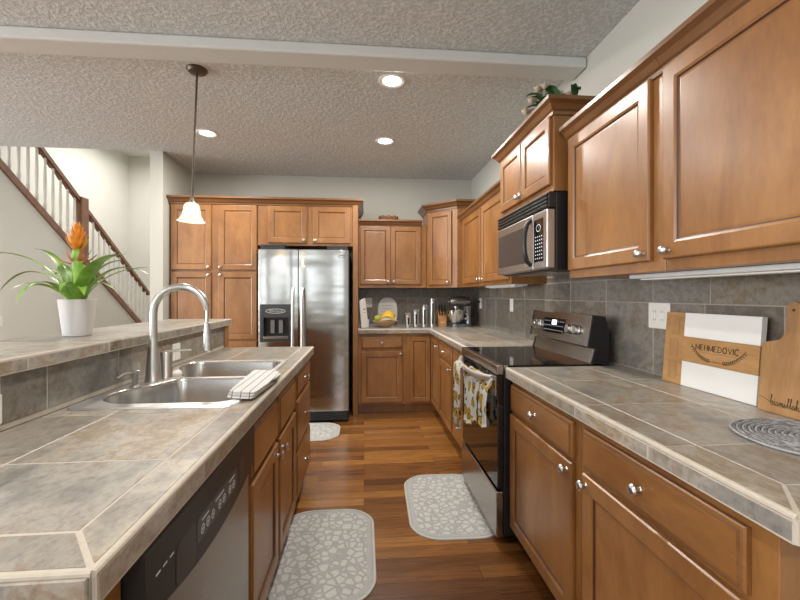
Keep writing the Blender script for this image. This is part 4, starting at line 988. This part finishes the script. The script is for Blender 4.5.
bm = B(); lathe(bm, [(.046, 0), (.049, .003), (.065, .146), (.067, .148), (.063, .149), (.060, .14), (.058, .12), (0, .12)], pb, seg=40); pot = obj('pot', bm, POTM, pt, smooth=True)
bm = B(); lathe(bm, [(.0575, .122), (.03, .128), (0, .13)], pb, seg=20, caps=False); obj('soil', bm, plain('soil', (.05, .035, .02), .9, noise=.4, nscale=90), pt)
lv = [((-1.462, 1.428), (-1.30, 1.47), -.10, .030), ((-1.361, 1.466), (-1.27, 1.46), .03, .036), ((-1.421, 1.287), (-1.33, 1.43), -.06, .024), ((-1.30, 1.245), (-1.30, 1.36), -.13, .026), ((-.926, 1.435), (-1.06, 1.43), -.10, .042),
      ((-.915, 1.365), (-1.03, 1.43), .04, .026), ((-1.40, 1.385), (-1.31, 1.40), .12, .022), ((-1.385, 1.36), (-1.28, 1.40), .16, .026), ((-1.03, 1.425), (-1.11, 1.42), .08, .034), ((-.98, 1.29), (-1.07, 1.36), -.07, .020),
      ((-1.05, 1.275), (-1.09, 1.33), -.15, .026), ((-1.29, 1.29), (-1.25, 1.35), -.18, .018), ((-1.20, 1.40), (-1.20, 1.42), .14, .02), ((-1.22, 1.29), (-1.21, 1.36), -.2, .022), ((-1.10, 1.29), (-1.13, 1.36), -.2, .022), ((-.96, 1.40), (-1.05, 1.39), .14, .028),
      ((-1.25, 1.40), (-1.22, 1.40), .02, .022), ((-1.10, 1.40), (-1.13, 1.39), .03, .022)]
bm = B()
for (tx, tz), (qx, qz), dy, wd in lv:
    b0 = pb+Vector((.012*(1 if tx > pb.x else -1), .25*dy*.3, .13)); ribbon(bm, bez([b0, (b0.x*.6+qx*.4, pb.y+dy*.3, 1.36 if qz > 1.38 else 1.31), (qx, pb.y+dy*.7, qz), (tx, pb.y+dy, tz)], 16), wd*1.55, fold=.25)
obj('leaves', bm, LEAF, pt, smooth='all', recalc=False)
bm = B(); tube(bm, [pb+Vector((0, 0, .125)), pb+Vector((.002, 0, .22)), pb+Vector((0, 0, .33)), pb+Vector((-.003, 0, .355))], [.017, .019, .021, .014], 12); obj('stem', bm, LEAF, pt, smooth='all')
bm = B(); f0 = pb+Vector((-.002, 0, .335))
for k in range(34):
    a = k*2.4; q = k/33; h = .002+.085*q; r = .040*(1-q*.75); d = Vector((math.cos(a), math.sin(a), 0)); p0 = f0+Vector((0, 0, h*.8))
    ribbon(bm, bez([p0, p0+d*r*.8+Vector((0, 0, .010)), p0+d*r*1.0+Vector((0, 0, .045)), p0+d*r*1.15+Vector((0, 0, .066))], 6), .020, up=d.cross(Vector((0, 0, 1))).cross(d), m=0 if k % 4 else 1, fold=.5)
obj('flower', bm, [ORANGE, plain('amber_bract', (.68, .33, .06), .5)], pt, smooth='all', recalc=False)
bm = B()
for a, r, h in ((3.0, .10, .03), (.2, .075, .05), (.5, .05, .075), (5.6, .05, .07), (2.6, .04, .02), (4.3, .05, .06)):
    d = Vector((math.cos(a), math.sin(a), 0)); p0 = pb+Vector((0, 0, .29)); ribbon(bm, bez([p0, p0+d*r*.5+Vector((0, 0, .0)), p0+d*r+Vector((0, 0, h))], 6), .022, fold=.4)
obj('lower_bracts', bm, RUST, pt, smooth='all', recalc=False)

# ------------------------------------------------------------------ items on the back counter
ZK = ZC+.0012
def sit(name, label, cat, x, y, group=None): return thing(name, label, cat, (x, y, ZK), group)
t = sit('serving_platter', 'oval white platter leaning on the backsplash behind the fruit bowl', 'platter', .285, 4.86)
Fp_ = frame((.285, 4.865, ZK), (1, 0, 0), (0, -math.cos(.15), math.sin(.15)))
bm = B(); E_ = lambda s, o=0: [(.118*s*math.copysign(abs(math.cos(a))**.8, math.cos(a)), .166+.166*s*math.copysign(abs(math.sin(a))**.8, math.sin(a))) for a in [2*PI*i/40 for i in range(40)]]
rings(bm, Fp_, [(E_(1), 0), (E_(1.0), .006), (E_(.96), .009), (E_(.78), .004), (E_(.74), .003)]); pl0 = obj('platter', bm, PORC, t, smooth=True)
bm = B()
for zz, a0, a1 in ((.235, -.07, .06), (.20, -.06, .05), (.165, -.07, .07)): stroke(bm, Fp_, [(a0+(a1-a0)*i/14, zz+.006*math.sin(i*2.2)) for i in range(15)], .0028, .0048)
obj('script_marking', bm, CHARC, pl0)
t = sit('fruit_bowl', 'shallow pale wooden bowl holding bananas and a green apple', 'bowl', .235, 4.56)
bm = B(); lathe(bm, [(.055, 0), (.06, .006), (.10, .03), (.138, .068), (.142, .072), (.137, .073), (.09, .036), (.05, .014), (0, .010)], (.235, 4.56, ZK), seg=40); obj('bowl', bm, BOWLM, t, smooth=True)
for i in range(4):
    bm = B(); a = -.25+.16*i; c = Vector((.262+.004*i, 4.505+.037*i, ZK+.082+.012*i)); d = Vector((math.cos(a), .25*math.sin(a), .35*math.sin(a)))
    pts = [c+d*(-.08+.16*q/10)+Vector((0, 0, .045*(1-((q-5)/5)**2))) for q in range(11)]
    tube(bm, pts, [.005, .010, .014, .0165, .0175, .018, .0175, .0165, .014, .009, .005], 8)
    o = obj('banana', bm, YELLOW, smooth='all', base=c); tag(o, ['frontmost and lowest banana in the fruit bowl', 'second banana from the front of the fruit bowl', 'third banana from the front of the fruit bowl', 'rearmost and topmost banana in the fruit bowl'][i], 'banana', 'bananas in the fruit bowl')
bm = B(); ball(bm, (.150, 4.56, ZK+.098), .040, (1, 1, .92)); o = obj('apple', bm, LIME, smooth='all', base=(.165, 4.56, ZK+.08)); tag(o, 'yellow green apple at the left side of the fruit bowl', 'apple')
t = sit('small_cup', 'small white cup beside the fruit bowl', 'cup', .035, 4.72)
bm = B(); lathe(bm, [(.022, 0), (.030, .075), (.028, .076), (.02, .006), (0, .005)], (.035, 4.72, ZK), seg=20); obj('cup', bm, PORC, t, smooth=True)
t = sit('standing_book', 'white cookbook standing on end against the refrigerator panel', 'book', -.01, 4.47)
bm = B(); Fw = frame((-.014, 4.405, ZK+.0018), Vector((.50, .866, 0)), Vector((.866, -.5, .09))); pts = [(0, 0), (.122, 0), (.100, .325), (0, .295)]; rings(bm, Fw, [(pts, -.016), (pts, .004)]); wbk = obj('cover', bm, PORC, t)
bm = B(); stroke(bm, Fw, [(.035, .20), (.08, .205)], .010, .0046); stroke(bm, Fw, [(.04, .165), (.075, .167)], .005, .0046); obj('title_mark', bm, CHARC, wbk)
for i, (x, y, h, lb) in enumerate(((.493, 4.52, .165, 'shortest steel canister, beside the fruit bowl'), (.583, 4.525, .205, 'second shortest steel canister in the row'), (.680, 4.53, .255, 'second tallest steel canister in the row'), (.772, 4.535, .325, 'tallest steel canister, beside the knife block'))):
    t = sit('steel_canister', lb, 'canister', x, y, 'steel canisters in rising height'); r = .033
    bm = B(); lathe(bm, [(r, 0), (r, h-.03)], (x, y, ZK), seg=28); cb = obj('body', bm, NICKEL, t, smooth=True)
    bm = B(); lathe(bm, [(r+.001, h-.0295), (r+.002, h-.006), (r-.004, h), (0, h)], (x, y, ZK), seg=28); obj('lid', bm, CHROME, t, smooth=True)
    bm = B(); a0 = -PI/2-.28; pts = [(x+(r+.0006)*math.cos(a0+.5*k/6), y+(r+.0006)*math.sin(a0+.5*k/6)) for k in range(7)]
    lo_ = [bm.verts.new((p[0], p[1], ZK+.03)) for p in pts]; hi_ = [bm.verts.new((p[0], p[1], ZK+h-.06)) for p in pts]
    for k in range(6): bm.faces.new((lo_[k], lo_[k+1], hi_[k+1], hi_[k]))
    obj('window', bm, BLACKG, cb, smooth=True)
t = sit('knife_block', 'light wooden knife block between the tallest canister and the mixer', 'knife block', .90, 4.58)
bm = B(); Fkb = lambda a, b, c: Vector((a, b, c)); prism(bm, lambda a, b, c: Vector((c, a, b)), [(4.53, ZK), (4.66, ZK), (4.66, ZK+.17), (4.62, ZK+.19), (4.53, ZK+.105)], .842, .931); kb_ = obj('block', bm, BLOCK, t)
bm = B(); bx(bm, .868, .906, 4.5285, 4.5298, ZK+.045, ZK+.055); obj('badge', bm, CREAMP, kb_)
kn = 0; kl = ['knife in the block, front row left', 'knife in the block, front row middle', 'knife in the block, front row right', 'knife in the block, back row left', 'knife in the block, back row middle', 'knife in the block, back row right']
for j, (yy, zz) in enumerate(((4.553, .128), (4.592, .166))):
    for i in range(3):
        x = .859+.028*i; p = Vector((x, yy, ZK+zz)); d = Vector((-.12+.03*i, -.72, .72)).normalized(); kt_ = thing('kitchen_knife', kl[kn]+' with black handle', 'knife', p, 'knives in the block'); kn += 1
        bm = B(); tube(bm, [p+d*.006, p+d*.05, p+d*.10, p+d*.115], [.009, .010, .0105, .008], 8, flat=.7); obj('handle', bm, BLACK, kt_, smooth=True)
        bm = B(); tube(bm, [p-d*.02, p+d*.007], .006, 8); obj('bolster', bm, CHROME, kt_, smooth=True)
# stand mixer
mx = sit('stand_mixer', 'silver stand mixer with steel bowl in the back corner', 'mixer', 1.10, 4.56)
DKM = plain('mixer_enamel', (.22, .22, .225), .22, metal=.8)
bm = B(); pts = rrect(.98, 1.225, 4.47, 4.65, .06, 6); rings(bm, XY, [(pts, ZK), (pts, ZK+.022), (inset(pts, .012), ZK+.034)]); obj('base', bm, DKM, mx, smooth=True)
bm = B(); rs = [(rrect(1.155, 1.225, 4.51, 4.61, .03, 4), ZK+.03), (rrect(1.16, 1.22, 4.515, 4.605, .03, 4), ZK+.12), (rrect(1.13, 1.225, 4.51, 4.61, .03, 4), ZK+.235)]; rings(bm, XY, rs); obj('column', bm, DKM, mx, smooth=True)
bm = B(); pts = [Vector((1.225-.02*k*1.3, 4.56, ZK+.285)) for k in range(11)]; tube(bm, pts, [.02, .045, .055, .058, .06, .06, .059, .057, .054, .046, .025], 18); obj('head', bm, DKM, mx, smooth='all')
bm = B(); lathe(bm, [(.03, .036), (.06, .04), (.092, .085), (.106, .14), (.110, .188), (.112, .19), (.108, .189), (.097, .13), (.05, .045), (0, .04)], (1.045, 4.56, ZK), seg=36); mb_ = obj('mixing_bowl', bm, CHROME, mx, smooth=True)
bm = B(); tube(bm, bez([(1.13, 4.482, ZK+.15), (1.165, 4.43, ZK+.15), (1.165, 4.43, ZK+.09), (1.12, 4.487, ZK+.09)], 10), .006, 8); obj('bowl_handle', bm, CHROME, mb_, smooth='all')
bm = B(); lathe(bm, [(.022, 0), (.022, -.03), (.014, -.035), (.014, -.06)], (1.045, 4.56, ZK+.236), seg=18); obj('attachment_hub', bm, CHROME, mx, smooth=True)
bm = B(); lathe(bm, [(.019, 0), (.019, .02), (0, .021)], (.972, 4.56, ZK+.285), (-1, 0, 0), 18); obj('front_cap', bm, CHROME, mx, smooth=True)
bm = B(); tube(bm, [(1.0, 4.497, ZK+.285), (1.2, 4.497, ZK+.285)], .0075, 8); obj('trim_band', bm, CHROME, mx, smooth=True)
bm = B(); lathe(bm, [(.010, 0), (.010, .03), (.006, .034)], (XW-.018, 4.50, 1.198), (-1, 0, 0), 12); tube(bm, bez([(XW-.052, 4.50, 1.198), (1.22, 4.50, 1.21), (1.26, 4.52, 1.0), (1.27, 4.54, .94), (1.23, 4.57, ZK+.02)], 18), .0035, 8); obj('power_cord', bm, BLACK, mx, smooth='all')

# ------------------------------------------------------------------ things on top of the cabinets
bm = B(); zc_ = 2.133
for k in range(4):
    pts = [(.285+.115*math.cos(a)*(1-.03*k), 4.72+.06*math.sin(a)*(1-.03*k), zc_+.012+.013*k+.006*math.sin(a*9+k*PI)) for a in [2*PI*i/48 for i in range(49)]]; tube(bm, pts, .0085, 6, caps=False)
lathe(bm, [(.055, 0), (.06, .004), (0, .005)], (.285, 4.72, zc_), seg=24)
o = obj('wicker_basket', bm, WICK, smooth='all', base=(.285, 4.72, zc_)); tag(o, 'small brown woven basket on the back wall cabinet', 'basket')
fl = thing('flower_arrangement', 'spray of pale flowers and dark leaves above the microwave cabinet', 'flowers', (1.02, 2.1, 2.282))
zf = 2.2545; bm = B(); bx(bm, .955, 1.10, 1.99, 2.24, zf-.001, zf+.012, .004); bx(bm, .96, 1.09, 2.0, 2.22, 2.1955, zf-.0005); obj('base', bm, plain('moss', (.05, .06, .025), .95, noise=.4, nscale=80), fl)
bm = B(); random.seed(5)
for k in range(44):
    a = random.uniform(0, 2*PI); p0 = Vector((random.uniform(.95, 1.10), random.uniform(1.99, 2.25), zf+.01)); d = Vector((math.cos(a)-.35, math.sin(a), 0)); ln = random.uniform(.04, .085); hh = random.uniform(.01, .09)
    ribbon(bm, bez([p0+Vector((0, 0, hh*.5)), p0+d*ln*.5+Vector((0, 0, hh+.03)), p0+d*ln+Vector((0, 0, hh))], 6), random.uniform(.026, .042), tip=.03)
obj('leaves', bm, DLEAF, fl, smooth='all', recalc=False)
bm = B()
for px, py, pz in ((.93, 2.18, .085), (.945, 2.13, .125), (.92, 2.24, .05), (.955, 2.16, .115), (1.01, 2.04, .06), (1.05, 2.0, .035), (.97, 2.10, .125)):
    c = Vector((px, py, zf+pz))
    for j in range(9):
        a = j*2.4; d = Vector((math.cos(a), math.sin(a), 0)); r = .012+.002*j; ribbon(bm, bez([c, c+d*r+Vector((0, 0, .012)), c+d*r*1.4+Vector((0, 0, .026-.001*j))], 4), .024, m=j % 2, tip=.5, fold=.6)
obj('blossoms', bm, [PETAL, CREAMP], fl, smooth='all', recalc=False)
